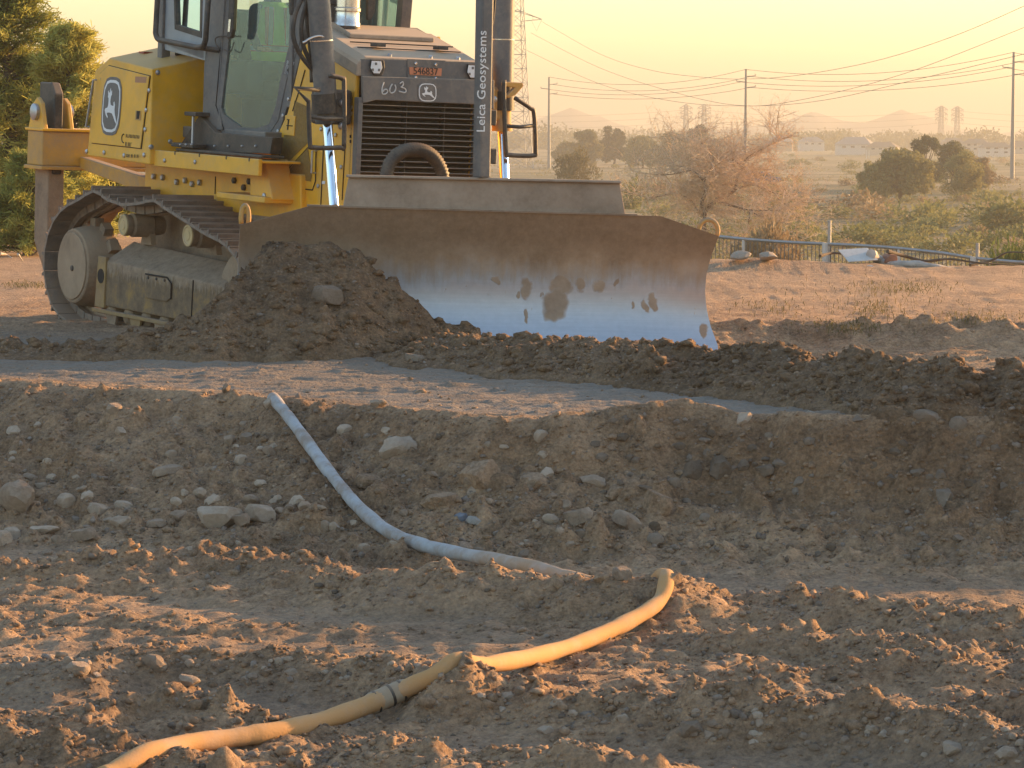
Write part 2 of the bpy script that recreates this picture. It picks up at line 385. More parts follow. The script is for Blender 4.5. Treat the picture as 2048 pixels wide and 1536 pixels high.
M_soil = soil_mat('soil', (.095,.054,.029), (.70,.445,.258), (.235,.196,.155))
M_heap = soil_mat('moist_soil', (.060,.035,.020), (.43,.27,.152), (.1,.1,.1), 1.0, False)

far_m = M_soil
ground = link('ground', grid_mesh('ground', ZG, None, [('wet', WET), ('moist', MOIST), ('past', np.clip(sstep(0, 3, PAST), 0, 1))]), M_soil, smooth=True)
tag(ground, 'bare brown earth with ruts and a low bank, running out to scrub flats', 'ground', kind='structure')
# scrub-flat tint beyond the pad
nt = M_soil.node_tree; b = nt.nodes['Principled BSDF']; old = b.inputs['Base Color'].links[0].from_socket
pa = N(nt, 'ShaderNodeAttribute', attribute_name='past'); pw = wpos(nt)
dry = ramp(nt, noise(nt, stretch(nt, pw, (.02, .035, 1)), 1.0, 8, .7), [(.38, (.09,.088,.038)), (.50, (.18,.145,.072)), (.62, (.32,.235,.135))])
nt.links.new(mix(nt, pa.outputs['Fac'], old, dry), b.inputs['Base Color'])
pm = (ADD > 0) & ISPILE; wm = (ADD > 0) & ~ISPILE
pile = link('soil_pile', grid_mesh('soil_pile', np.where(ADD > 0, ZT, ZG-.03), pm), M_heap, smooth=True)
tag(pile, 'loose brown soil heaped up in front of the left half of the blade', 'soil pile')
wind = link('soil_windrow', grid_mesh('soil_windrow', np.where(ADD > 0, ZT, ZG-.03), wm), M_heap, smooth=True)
tag(wind, 'long dark ridge of turned soil running right from the blade', 'soil ridge')
# ------------------------------------------------------------------ bulldozer: local frame u forward, v left, w up
AL, PIT, ROL = math.radians(33), math.radians(2.0), math.radians(1.5)
F0 = np.array([math.sin(AL), -math.cos(AL), 0]); L0 = np.array([math.cos(AL), math.sin(AL), 0]); Z0 = np.array([0, 0, 1.0])
U_ = F0*math.cos(PIT) - Z0*math.sin(PIT); W_ = Z0*math.cos(PIT) + F0*math.sin(PIT)
V_ = L0*math.cos(ROL) - W_*math.sin(ROL); W_ = W_*math.cos(ROL) + L0*math.sin(ROL)
DO = np.array([BLADE_C[0], BLADE_C[1], 0]) - 4.1*F0; DO[2] = -0.10
DA = np.stack([U_, V_, W_])
DM = Matrix([[U_[i], V_[i], W_[i], DO[i]] for i in range(3)] + [[0,0,0,1]])
def L(x, y, ax, val):
    """photograph pixel -> local point on the machine plane (axis 0 u, 1 v, 2 w) = val"""
    d = DA @ ray(x, y); c = DA @ (CAM - DO); return Vector(c + d*((val-c[ax])/d[ax]))
def Lp(x, y, p0, n):
    d = DA @ ray(x, y); c = DA @ (CAM - DO); n = np.array(n, float); return Vector(c + d*(n.dot(np.array(p0)-c)/n.dot(d)))

M_yel = pmat('yellow_paint', (.78,.39,.018), .40, 0, .14, 3, dust=.46, dcol=(.58,.37,.16))
M_yel2 = pmat('muddy_yellow_paint', (.62,.31,.03), .55, 0, .15, 4, dust=.75, dcol=(.36,.25,.155))
M_char = pmat('charcoal_paint', (.105,.105,.108), .5, 0, .15, 4, dust=.5, dcol=(.30,.245,.19))
M_char2 = pmat('dusty_charcoal', (.13,.12,.112), .55, 0, .15, 4, dust=1.0, dcol=(.48,.36,.25))
M_dark = pmat('black_steel', (.038,.036,.035), .5, .2, .3, 6, dust=.4, dcol=(.24,.175,.12))
M_rub = pmat('black_rubber', (.035,.033,.031), .55, 0, .3, 8, dust=.4, dcol=(.22,.165,.115))
M_chrome = pmat('chrome', (.80,.82,.85), .12, 1, .03, 5)
M_chromed = pmat('dull_chrome', (.70,.66,.62), .24, 1, .1, 3, dust=.3)
M_bolt = pmat('zinc_bolt', (.42,.42,.44), .4, .8, .1, 20)
M_trk = pmat('worn_track_steel', (.17,.155,.145), .5, .5, .35, 7, dust=.85, dcol=(.30,.205,.135), bmp=.4, bscale=30)
M_mud = pmat('mud_caked_steel', (.20,.14,.095), .85, 0, .3, 5, dust=.8, dcol=(.37,.26,.17), bmp=.6, bscale=22)
M_tfr = pmat('mud_splashed_paint', (.34,.205,.05), .7, 0, .4, 6, dust=1.0, dcol=(.28,.19,.12), bmp=.5, bscale=18)
def frame_mat():
    """brown-caked paint with a band of pale dried splashes running down from the top edge"""
    m, nt, b = nodes('splashed_track_frame'); co = coord(nt); sx_ = N(nt, 'ShaderNodeSeparateXYZ'); nt.links.new(co, sx_.inputs[0])
    mot = noise(nt, co, 5, 9, .72); drip = noise(nt, stretch(nt, co, (9, 9, 1.6)), 2.4, 6, .7)
    base = ramp(nt, mot, [(.32, (.12,.078,.046)), (.5, (.21,.14,.08)), (.66, (.36,.215,.07))])
    lim = math_(nt, 'ADD', sx_.outputs[2], math_(nt, 'MULTIPLY', math_(nt, 'SUBTRACT', drip, .5), .55))
    pale = ramp(nt, lim, [(.50, 0.0), (.56, 1.0)])
    top = ramp(nt, noise(nt, co, 11, 8, .7), [(.35, (.25,.175,.115)), (.65, (.40,.29,.20))])
    nt.links.new(mix(nt, math_(nt, 'MULTIPLY', pale, .85), base, top), b.inputs['Base Color']); b.inputs['Roughness'].default_value = .85
    bump(nt, b, math_(nt, 'ADD', math_(nt, 'MULTIPLY', pale, .6), noise(nt, co, 26, 9, .75)), .7, .02); return m
M_frame = frame_mat()
M_cream = pmat('dusty_roller_paint', (.60,.43,.20), .7, 0, .15, 8, dust=.6, dcol=(.52,.39,.25))
M_white = pmat('white_paint', (.72,.73,.74), .5, 0, .05, 8)
M_ink = pmat('black_ink', (.03,.025,.02), .6, 0, .1, 9)
M_orange = pmat('faded_orange_plate', (.55,.20,.10), .6, 0, .1, 20)
M_lens = pmat('lamp_lens', (.72,.74,.76), .25, 0, .05, 8)
M_blk = pmat('seam_black', (.008,.007,.006), .8, 0, .1, 8)
M_grey = pmat('pale_grey_cab_paint', (.30,.325,.35), .45, .1, .1, 6, dust=.3)
def glass_mat(name, tint, film, refl):
    m, nt, b = nodes(name); out = nt.nodes['Material Output']
    tr = N(nt, 'ShaderNodeBsdfTransparent'); tr.inputs[0].default_value = tint + (1,)
    gl = N(nt, 'ShaderNodeBsdfGlossy'); gl.inputs[0].default_value = (.62,.82,.88,1); gl.inputs[1].default_value = .04
    df = N(nt, 'ShaderNodeBsdfDiffuse'); df.inputs[0].default_value = (.27,.38,.40,1)  # teal film: dust and reflected sky painted into one colour
    n = noise(nt, coord(nt), 2.5, 6)
    m1 = N(nt, 'ShaderNodeMixShader'); nt.links.new(math_(nt, 'MULTIPLY', n, film*2), m1.inputs[0]); nt.links.new(tr.outputs[0], m1.inputs[1]); nt.links.new(df.outputs[0], m1.inputs[2])
    fr = N(nt, 'ShaderNodeFresnel'); fr.inputs[0].default_value = 1.5
    f2 = math_(nt, 'ADD', math_(nt, 'MULTIPLY', fr.outputs[0], 1.0), refl, True)
    m2 = N(nt, 'ShaderNodeMixShader'); nt.links.new(f2, m2.inputs[0]); nt.links.new(m1.outputs[0], m2.inputs[1]); nt.links.new(gl.outputs[0], m2.inputs[2])
    nt.links.new(m2.outputs[0], out.inputs[0]); return m
M_int = pmat('cab_interior', (.014,.016,.018), .7)
M_glass = glass_mat('tinted_cab_glass', (.56,.70,.68), .16, .09)

D = bpy.data.objects.new('bulldozer', None); C.objects.link(D); D.matrix_world = DM
tag(D, 'yellow crawler bulldozer with a wide muddy blade, seen from its front corner', 'bulldozer')
def part(mb, name, mat, parent=None, smooth=None, bevel=0):
    return mb.build(name, mat, parent or D, smooth, bevel)
def bolt(p, n, r=.022, parent=None, mat=None, h=.016):
    return part(MB().lathe(p, n, [(r,-.004),(r,h*.7),(r*.7,h)], 8), 'bolt', mat or M_bolt, parent, 40)
def S(pts, v): return [L(x, y, 1, v) for x, y in pts]
def FR(pts, u): return [L(x, y, 0, u) for x, y in pts]
def groove(pts3, n, parent, w=.006, name='seam'):
    """recessed-looking joint: a thin black bead let into the panel"""
    mb = MB(); mb.tube(pts3, w, 4); return part(mb, name, M_blk, parent)
def text(name, body, size, mat, M, parent, depth=.002):
    cu = bpy.data.curves.new(name, 'FONT'); cu.body = body; cu.size = size; cu.extrude = depth; cu.align_x = 'CENTER'; cu.align_y = 'CENTER'; cu.resolution_u = 3
    t = bpy.data.objects.new(name, cu); C.objects.link(t); bpy.context.view_layer.update()
    me = bpy.data.meshes.new_from_object(t.evaluated_get(bpy.context.evaluated_depsgraph_get())); bpy.data.objects.remove(t)
    me.transform(M); me.materials.clear(); return link(name, me, mat, parent)
def basis(o, x, y):
    x = Vector(x); y = Vector(y); z = x.cross(y).normalized()
    return Matrix([[x[i], y[i], z[i], o[i]] for i in range(3)] + [[0,0,0,1]])

# --- emblem: dark rounded plate, pale border, leaping deer (a = 0..1 across, b = 0..1 down)
def rr(i, n=20, k=3.6):
    out = []
    for j in range(n):
        a = 2*math.pi*j/n; c, s = math.cos(a), math.sin(a)
        q = (abs(c)**k + abs(s)**k)**(-1/k); out.append((.5+(.5-i)*c*q, .5+(.5-i)*s*q))
    return out
DEER = [((x-737)/238, (y-350)/237) for x, y in [(800,398),(812,392),(811,403),(829,402),(828,386),(838,381),(842,399),(857,391),(861,414),(851,418),(846,431),(843,447),(851,462),(880,467),(898,465),(893,451),(904,444),(917,460),(916,486),(926,506),(945,530),(962,545),(958,553),(930,539),(902,517),(880,504),(850,501),(822,501),(802,503),(806,512),(822,522),(816,529),(792,516),(778,502),(769,490),(780,480),(804,478),(814,469),(817,446),(814,430),(802,427),(804,416)]]
def emblem(fmap, nrm, label):
    nrm = Vector(nrm)
    def slab(pts, lift, th): return MB().prism([fmap(a, b) + nrm*lift for a, b in pts], nrm*th)
    o = part(slab(rr(-.02), -.004, .008), 'emblem', M_char); o['label'] = label
    part(slab(rr(.035), .003, .003), 'border', M_white, o); part(slab(rr(.085), .005, .003), 'field', M_char, o)
    part(slab([(.5+(a-.5)*.86, .5+(b-.5)*.86) for a, b in DEER], .007, .003), 'deer_figure', M_white, o)

# ---------------------------------------------------------------- rear fuel tank
TV = -1.2; TU = -.27
side = S([(173,311),(176,290),(190,142),(219,116),(305,138),(297,329)], TV)
side = [Vector((p.x, p.y, p.z)) for p in side]
side[4].x = TU; side[5].x = TU
inner = [p.copy() for p in side]; top_in = L(412,115,0,TU)
dz = top_in.z - side[4].z
for p, k in zip(inner, (0,0,.8,1,1,0)): p.y = -.61; p.z += dz*k
tk = MB(); mir = lambda r: [Vector((p.x, -p.y, p.z)) for p in r]
tk.loft([side, inner, mir(inner), mir(side)])
tank = part(tk, 'fuel_tank', M_yel, None, None, .012)
nS = Vector((0,-1,0))
door_px = [(219,131),(301,152),(283,297),(185,286),(201,148)]
def inset(P, k):
    c = sum(P, Vector())/len(P); return [c + (p-c)*k for p in P]
dp = S(door_px, TV)
part(MB().prism([p + nS*.001 for p in inset(dp, 1.012)], nS*.006), 'door_gap', M_blk, tank)
part(MB().prism([p + nS*.002 for p in inset(dp, .995)], nS*.014), 'service_door', M_yel, tank, None, .004)
hp = S([(196,160),(181,254)], TV); part(MB().tube([hp[0]+nS*.016, hp[0]+nS*.05, hp[1]+nS*.05, hp[1]+nS*.016], .012, 6), 'handle', M_bolt, tank, 40)
for q in [(299,181),(293,220),(291,259),(289,310),(249,311),(209,305),(174,303),(204,158)]: bolt(S([q], TV)[0], nS, .024, tank)
lt = S([(275,221),(285,222),(285,241),(274,240)], TV)
part(MB().prism([p+nS*.016 for p in lt], nS*.006), 'latch_plate', M_yel2, tank)
lt = S([(278,222),(284,222),(282,238),(277,238)], TV); part(MB().prism([p+nS*.02 for p in lt], nS*.006), 'latch', M_blk, tank)
st = S([(274,153),(296,154),(295,166),(273,165)], TV); part(MB().prism([p+nS*.016 for p in st], nS*.002), 'faded_sticker', pmat('faded_red', (.42,.20,.10), .6, 0, .1, 10), tank)
def em_tank(a, b):
    X, Y = 262 + a*222 - b*52, 336 + b*690 + a*18
    return L(170 + X/6.144, 100 + Y/6.144, 1, TV)
emblem(em_tank, nS*1.0, 'tall dark oval emblem with a pale leaping deer on the tank side')
for o in D.children:
    if o.name.startswith('emblem'): o.location = nS*.018
# small stencilled lettering, unreadable in the photograph: strokes of the same length and height
sx = random.Random(3)
def strokes(x0, y0, x1, y1, h, n, slope):
    mb = MB()
    for i in range(n):
        x = x0 + (x1-x0)*i/n; y = y0 + (y1-y0)*i/n; w = (x1-x0)/n*.62
        for a, b_ in ((0,.28),(.55,.8)) if sx.random() < .7 else ((0,.3),):
            q = S([(x+w*a, y), (x+w*b_, y), (x+w*b_-slope, y+h), (x+w*a-slope, y+h)], TV); mb.prism([p+nS*.016 for p in q], nS*.002)
        if sx.random() < .8:
            yy = y + h*sx.choice((0,.4,.82)); q = S([(x, yy), (x+w, yy+.1), (x+w, yy+h*.18), (x, yy+h*.18)], TV); mb.prism([p+nS*.016 for p in q], nS*.002)
    return mb
w1 = strokes(255,268,283,271,7,10,.4); w2 = strokes(254,284,267,285.5,8.5,5,.4)
sw = [L(250+3.2*math.cos(a), 277+8.5*math.sin(a), 1, TV)+nS*.017 for a in np.linspace(-1.2, -4.9, 14)]; w1.tube(sw, .007, 4)
part(w1, 'company_lettering', M_ink, tank)['kind'] = 'stuff'; part(w2, 'company_lettering', M_ink, tank)['kind'] = 'stuff'
w3 = MB()
for x0, x1, n in ((256,263,3),(265.5,269,2),(271.5,282,4)):
    q = strokes(x0, 308+(x0-256)*.05, x1, 308.6+(x0-256)*.05, 6.5, n, .3); w3.add(q.v, q.f)
part(w3, 'stencil_lettering', M_ink, tank)['kind'] = 'stuff'
nF = Vector((1,0,0))
for q in [(315,145),(340,283),(302,294)]: bolt(L(q[0],q[1],0,TU), nF, .026, tank)
# dirt, cap and lamp on the tank top
cp = L(392,112,0,-.6); part(MB().tube([cp+Vector((-.12,-.05,.02)), cp+Vector((.10,.05,.03))], .02, 6), 'grab_iron', M_dark, tank)
part(MB().lathe(Vector((-1.25,-.55,side[3].z+dz*.9)), (0,0,1), [(.05,0),(.05,.05),(.02,.06)], 10), 'filler_cap', M_dark, tank)
part(MB().box((-1.2,-.9,side[3].z+.06),(-1.08,-.8,side[3].z+.08)), 'reflector', pmat('red_plastic', (.28,.05,.03), .5), tank)

# ---------------------------------------------------------------- ripper at the rear
rp = MB(); rv = -1.05; b0 = L(86,262,1,rv); b1 = L(86,330,1,rv); e0 = L(55,266,1,rv)
rp.box((e0.x, rv, b1.z-.01), (b0.x, 1.05, b0.z)); ripper = part(rp, 'ripper_beam', M_yel2, None, None, .015)
part(MB().box((e0.x-.03, rv-.02, b0.z), (b0.x+.03, 1.07, b0.z+.03)), 'top_flange', M_yel, ripper, None, .006)
part(MB().box((e0.x-.03, rv-.02, b1.z-.05), (b0.x+.03, 1.07, b1.z-.01)), 'bottom_flange', M_yel2, ripper, None, .006)
sk = [L(88,330,0,b0.x-.15), L(122,330,0,b0.x-.15)]; ym = (sk[0].y+sk[1].y)/2; hw = abs(sk[1].y-sk[0].y)/2*.95
t0 = L(110,165,0,b0.x-.2).z
part(MB().prism([(b0.x-.42, ym-hw*.55, t0),(b0.x-.12, ym-hw*.55, t0),(b0.x-.02, ym-hw*.55, t0-.12),(b0.x-.02, ym-hw*.55, b1.z-.1),(b0.x-.42, ym-hw*.55, b1.z-.1)], (0, hw*1.1, 0)), 'ripper_shank', M_dark, ripper, None, .015)
part(MB().prism([(b0.x-.40, ym-hw, b1.z-.05),(b0.x-.05, ym-hw, b1.z-.05),(b0.x-.02, ym-hw, .62),(b0.x+.12, ym-hw*.6, .25),(b0.x-.05, ym-hw*.6, .22),(b0.x-.38, ym-hw, .7)], (0, hw*2, 0)), 'ripper_tooth_shank', M_mud, ripper, None, .015)
for s_ in (-1, 1):
    y0 = ym + s_*hw*1.35
    part(MB().prism([(b0.x-.42, y0, b0.z+.02),(b0.x+.0, y0, b0.z+.02),(b0.x-.1, y0, b0.z+.30),(b0.x-.2, y0, b0.z+.36),(b0.x-.3, y0, b0.z+.30)], (0, s_*.05, 0)), 'shank_bracket', M_yel, ripper, None, .01)
    part(MB().lathe((b0.x-.2, y0+s_*.04, b0.z+.2), (0, s_, 0), [(.09,0),(.09,.05),(.05,.07)], 16), 'pin', M_bolt, ripper, 40)
for vv in (-.55, .55):
    part(MB().prism([(b0.x, vv-.06, b1.z+.10), (b0.x, vv-.06, b1.z-.03), (-1.9, vv-.06, 1.36), (-1.2, vv-.06, 1.20), (-1.2, vv-.06, 1.46)], (0,.12,0)), 'ripper_link', M_yel2, ripper, None, .012)

# ---------------------------------------------------------------- main frame, fender, belly
bl = MB(); bl.prism([(-1.35,-.72,1.68),(1.95,-.72,1.68),(2.0,-.72,1.2),(1.5,-.72,.75),(-1.2,-.72,.75),(-1.35,-.72,1.1)], (0,1.44,0))
belly = part(bl, 'main_frame', M_yel, None, None, .015)
for q in [(309,353),(327,355),(355,364),(372,361),(386,368),(401,365),(470,361),(500,363),(489,375),(508,371)]:
    p = L(q[0], q[1], 1, -.722); part(MB().lathe(p, nS, [(.034,0),(.034,.02),(.022,.03)], 6), 'bolt', M_dark if q[0] > 460 else M_bolt, belly, 40)
groove(S([(431,353),(430,388)], -.724), nS, belly)
part(MB().box((-1.25,-.745,.76),(1.45,-.715,1.25)), 'belly_guard', M_mud, belly)
fr = S([(305,301),(517,317),(517,353),(305,331)], -1.15)
fd = MB(); fd.box((-.30,-1.15,1.655),(1.92,-1.11,1.815)); fd.box((-.30,-1.11,1.775),(1.92,-.70,1.80)); fender = part(fd, 'fender_rail', M_yel, None, None, .008)
fd = MB(); fd.box((-.30,1.11,1.655),(1.92,1.15,1.815)); fd.box((-.30,.70,1.775),(1.92,1.11,1.80)); part(fd, 'fender_rail', M_yel, None, None, .008)
for q in [(330,321),(391,324)]: bolt(L(q[0],q[1],1,-1.15), nS, .022, fender)
for x in (350,399,453,499): part(MB().box((L(x,305,1,-1.15).x-.01,-1.153,1.785),(L(x,305,1,-1.15).x+.01,-1.11,1.82)), 'joint_plate', M_dark, fender)
part(MB().prism(S([(500,318),(530,318),(545,400),(500,392)], -.95), (0,.25,0)), 'fender_gusset', M_yel, None, None, .01)
gl_ = L(540,398,1,-.95); part(MB().box((gl_.x-.95,-1.02,gl_.z-.04),(gl_.x+.02,-.70,gl_.z+.02)), 'mud_guard', M_yel, None, None, .01)
bolt(L(529,392,1,-.95), nS, .03)
# steps and platform between tank and door
stp = MB(); stp.box((.0,-1.05,1.82),(1.78,-.80,1.845)); stp.prism(S([(362,300),(362,287),(398,230),(430,265),(545,275),(540,308)], -.92), (0,.12,0))
step = part(stp, 'step_plate', M_dark, None, None, .006)
part(MB().box((-.05,-1.08,1.86),(.42,-.92,1.90)), 'foot_tread', M_dark, step, None, .006)
part(MB().box((.10,-1.02,2.17),(.34,-.78,2.21)), 'foot_tread', M_dark, step, None, .006)
part(MB().tube([(.22,-.98,1.9),(.22,-.98,2.17)], .015, 6), 'tread_post', M_bolt, step, 40)
for x in (430,457,485,512): bolt(L(x,292,1,-.92), nS, .012, step)
for x in (362,373,384): bolt(L(x,289,1,-1.08), nS, .012, step)

# ---------------------------------------------------------------- cab (tapers towards the front)
CP, CN = (.45,-.86,0), Vector((.24,-1.05,0)).normalized()         # door plane
def DP(pts, lift=0.0): return [Lp(x, y, CP, CN) + CN*lift for x, y in pts]
ROOF = 3.95
cabm = MB()
def mirv(P): return [Vector((p.x, -p.y, p.z)) for p in P]
cab = part(MB().box((-.75,-.84,1.95),(1.45,.84,2.06)), 'cab', M_char, None, None, .01)          # floor pan
part(MB().prism([(-.9,-.95,ROOF),(1.2,-.95,ROOF),(1.75,-.6,ROOF),(1.75,.6,ROOF),(1.2,.95,ROOF),(-.9,.95,ROOF)], (0,0,.14)), 'cab_roof', M_char, cab, None, .03)
VB = -.86
# corner post between window and door, door frame, front post; same on the far side
def both(name, pts3, n, th, mat, bev=.008):
    part(MB().prism(pts3, Vector(n)*th), name, mat, cab, None, bev)
    part(MB().prism(list(reversed(mirv(pts3))), Vector((n[0],-n[1],n[2]))*th), name, mat, cab, None, bev)
up = lambda p, q: p + (q-p)*((ROOF-p.z)/(q.z-p.z))
bp = S([(419,0),(449,0),(437,210),(444,260),(404,262),(408,130)], VB); bp[0] = up(bp[5], bp[0]); bp[1] = up(bp[2], bp[1])
both('door_post', bp, CN, -.09, M_char)
# door: outer frame plate and glass
g = DP([(463,0),(457,107),(444,216),(449,230),(482,254),(515,257),(540,248),(553,213),(564,153),(580,90),(592,0)])
g[0] = up(g[1], g[0]); g[0].z = ROOF-.15; g[-1] = up(g[-2], g[-1]); g[-1].z = ROOF-.15
fo = DP([(450,0),(446,107),(434,212),(437,232),(452,262),(540,270),(558,240),(575,160),(600,90),(612,0)])
fo[0] = up(fo[1], fo[0]); fo[-1] = up(fo[-2], fo[-1])
def ring_prism(outer, inner, vec):
    """frame between two outlines with the same corner count"""
    n = len(outer); mb = MB(); vec = Vector(vec); vs = outer + inner + [p+vec for p in outer] + [p+vec for p in inner]; fs = []
    for i in range(n):
        j = (i+1) % n
        fs += [(i, j, n+j, n+i), (2*n+j, 2*n+i, 3*n+i, 3*n+j), (j, i, 2*n+i, 2*n+j), (n+i, n+j, 3*n+j, 3*n+i)]
    return mb.add(vs, fs)
gi = [g[0], g[1], g[2], g[3], g[4]*.5+g[5]*.5, g[6], g[7], g[8], g[9], g[10]]
gi[4] = (g[4]+g[5])/2; gi.insert(4, g[4]); gi[5] = g[5]
fo2 = fo[:4] + [DP([(446,258)])[0], DP([(500,266)])[0], DP([(540,268)])[0]] + fo[6:]
fo2 = fo2[:len(g)] if len(fo2) >= len(g) else fo2
for sgn in (1, -1):
    O_, I_ = list(fo2), list(g)
    if sgn < 0: O_, I_ = mirv(O_), mirv(I_)
    n = Vector((CN.x, CN.y*sgn, 0))
    dr = part(ring_prism([p + n*.012 for p in O_], [p + n*.012 for p in I_], n*-.05), 'cab_door', M_char, cab)
    part(MB().add([p + n*-.005 for p in I_], [tuple(range(len(I_)))]), 'glass', M_glass, cab)
# sill under the door
sill = DP([(430,262),(545,270),(543,300),(420,292)], .004); part(MB().prism(sill, CN*-.3), 'door_sill', M_char, cab, None, .01)
groove(DP([(452,0),(434,211),(452,264),(546,272)], .014), CN, cab, .005)
# front post leaning back along the engine cover
ap = DP([(592,0),(617,0),(600,120),(572,225),(560,262),(540,300),(531,300),(546,250),(560,190),(578,95)], .006); ap[0] = up(ap[-1], ap[0]); ap[1] = up(ap[2], ap[1])
both('front_post', ap, CN, -.10, M_char)
wl = DP([(576,121),(590,124),(585,151),(570,147)], .010); part(MB().prism(wl, CN*.002), 'warning_label', M_white, cab)
wl = DP([(583,92),(594,94),(590,108),(581,106)], .010); part(MB().prism(wl, CN*.002), 'warning_label', M_white, cab)
wl = DP([(576,140),(580,135),(584,145),(580,147)], .013); part(MB().prism(wl, CN*.002), 'label_print', M_ink, cab)
wl = DP([(579,127),(588,129),(587,132),(578,130)], .013); part(MB().prism(wl, CN*.002), 'label_print', M_ink, cab)
# rear side window with pale frame and guard rail
ro = S([(322,0),(416,0),(408,118),(327,88)], VB); ri = S([(345,0),(402,0),(402,70),(352,54)], VB)
ro[0].z = ro[1].z = ROOF; ri[0].z = ri[1].z = ROOF-.2
for sgn in (1, -1):
    a_, b_ = (ro, ri) if sgn > 0 else (mirv(ro), mirv(ri)); n = Vector((0,-sgn,0))
    part(ring_prism(a_, b_, n*-.06), 'window_frame', M_grey, cab)
    part(ring_prism([p+n*.006 for p in inset(b_, 1.07)], [p+n*.006 for p in inset(b_, .93)], n*-.03), 'window_seal', M_dark, cab)
    part(MB().add([p+n*-.02 for p in b_], [(0,1,2,3)]), 'glass', M_glass, cab)
    ins = [S([(372,0)], VB)[0], S([(371,58)], VB)[0]]; ins[0].z = ROOF-.2
    if sgn < 0: ins = mirv(ins)
    part(MB().tube([p - n*.05 for p in ins], .03, 6), 'window_bar', M_dark, cab, 40)
    gr = S([(318,-60),(311,66),(316,78),(330,82),(394,95),(406,92),(411,80),(420,-60)], -1.0)
    if sgn < 0: gr = mirv(gr)
    rail = part(MB().tube(catmull([gr[0], gr[1]], 3) + catmull(gr[1:4], 4)[1:] + catmull(gr[3:5], 3)[1:] + catmull(gr[4:7], 4)[1:] + [gr[7]], .028, 10), 'guard_rail', M_dark, cab, True)
    yq = sgn*-.86
    part(MB().tube([gr[4]+Vector((0.06,0,0)), Vector((gr[4].x+.2, yq, gr[4].z-.02))], .026, 8), 'rail_bracket', M_dark, cab, 40)
lw = S([(327,86),(415,100),(412,122),(330,100)], VB); part(MB().prism(lw, (0,.05,0)), 'window_sill', M_grey, cab, None, .006)
# cab back, front windshield, inside
part(MB().box((-.78,-.82,2.0),(-.72,.82,2.75)), 'rear_wall', M_char, cab, None, .01)
wsF = 1.52
for vv in (-.60, .60, 0): part(MB().box((wsF-.04, vv-.035, 2.3),(wsF+.04, vv+.035, ROOF)) if vv else MB().box((wsF-.03,-.6,2.3),(wsF+.03,.6,2.75)), 'windshield_frame', M_char, cab, None, .008)
part(MB().add([(wsF,-.58,2.75),(wsF,.58,2.75),(wsF,.58,ROOF),(wsF,-.58,ROOF)], [(0,1,2,3)]), 'glass', M_glass, cab)
for sgn in (1,-1): part(MB().box((-.80, sgn*.84-.05, 2.0),(-.70, sgn*.84+.05, ROOF)), 'rear_post', M_char, cab, None, .01)
part(MB().box((-.7,.74,2.05),(1.2,.78,2.95)), 'inner_side_panel', M_int, cab)
part(MB().box((-.70,-.74,2.05),(-.66,.74,3.0)), 'inner_rear_panel', M_int, cab)
seat = part(MB().box((-.20,-.28,2.35),(.36,.28,2.55)), 'operator_seat', M_int, cab, None, .05)
part(MB().prism([(-.34,-.26,2.5),(-.20,-.26,2.5),(-.32,-.26,3.25),(-.46,-.26,3.25)], (0,.52,0)), 'seat_back', M_int, seat, None, .04)
part(MB().box((-.15,-.25,2.06),(.25,.25,2.35)), 'seat_base', M_int, seat)
part(MB().prism([(1.05,-.35,2.06),(1.45,-.35,2.06),(1.45,-.35,2.85),(1.2,-.35,2.8)], (0,.7,0)), 'dashboard', M_int, cab, None, .03)
for vv in (-.45,.45): part(MB().box((-.1,vv-.09,2.4),(.5,vv+.09,2.74)), 'arm_console', M_int, cab, None, .03)
# mirror with its bracket on the door post, and the mirror by the windshield
mq = DP([(486,20)], .10)[0]
part(MB().prism(DP([(481,-5),(492,-5),(489,60),(484,78),(476,78),(478,58)], .10), CN*.05), 'mirror', M_dark, cab, None, .01)
part(MB().prism(DP([(482,40),(486,40),(484,65),(480,65)], .152), CN*.004), 'mirror_face', M_chromed, cab)
part(MB().tube(catmull(DP([(476,72),(440,74),(436,86),(446,100)], .03), 4) , .006, 5), 'cable', M_rub, cab)
part(MB().tube(catmull(DP([(478,84),(470,104),(458,99)], .06), 4) , .006, 5), 'cable', M_rub, cab)
part(MB().prism([Lp(x, y, (1.5,-.62,0), (1,-.2,0)) for x, y in ((575,-40),(600,-40),(597,30),(577,30))], (.06,0,0)), 'mirror', M_dark, cab, None, .015)
mf = [L(x, y, 0, 1.60) for x, y in ((731,-30),(748,-30),(745,25),(737,40),(730,40))]
part(MB().prism(mf, (.05,0,0)), 'mirror', M_dark, cab, None, .01)
pr = [L(x, y, 1, .98) for x, y in ((784,0),(795,4),(801,14),(802,52))]
part(MB().tube(catmull(pr, 4), .026, 8), 'guard_rail', M_dark, cab, True)

# ---------------------------------------------------------------- engine hood
HW = .70
def hood_ring(u, top, low=1.55):
    return [Vector((u, s*y, z)) for s, y, z in ((-1,HW,low),(-1,HW,top-.075),(-1,HW-.02,top-.045),(-1,HW-.09,top),(1,HW-.09,top),(1,HW-.02,top-.045),(1,HW,top-.075),(1,HW,low))]
U1 = 2.9
hood = part(MB().loft([hood_ring(2.02, 3.06, 2.86), hood_ring(2.45, 2.935, 2.75), hood_ring(U1, 2.80, 2.62)]), 'hood', M_char2, None, None, .012)
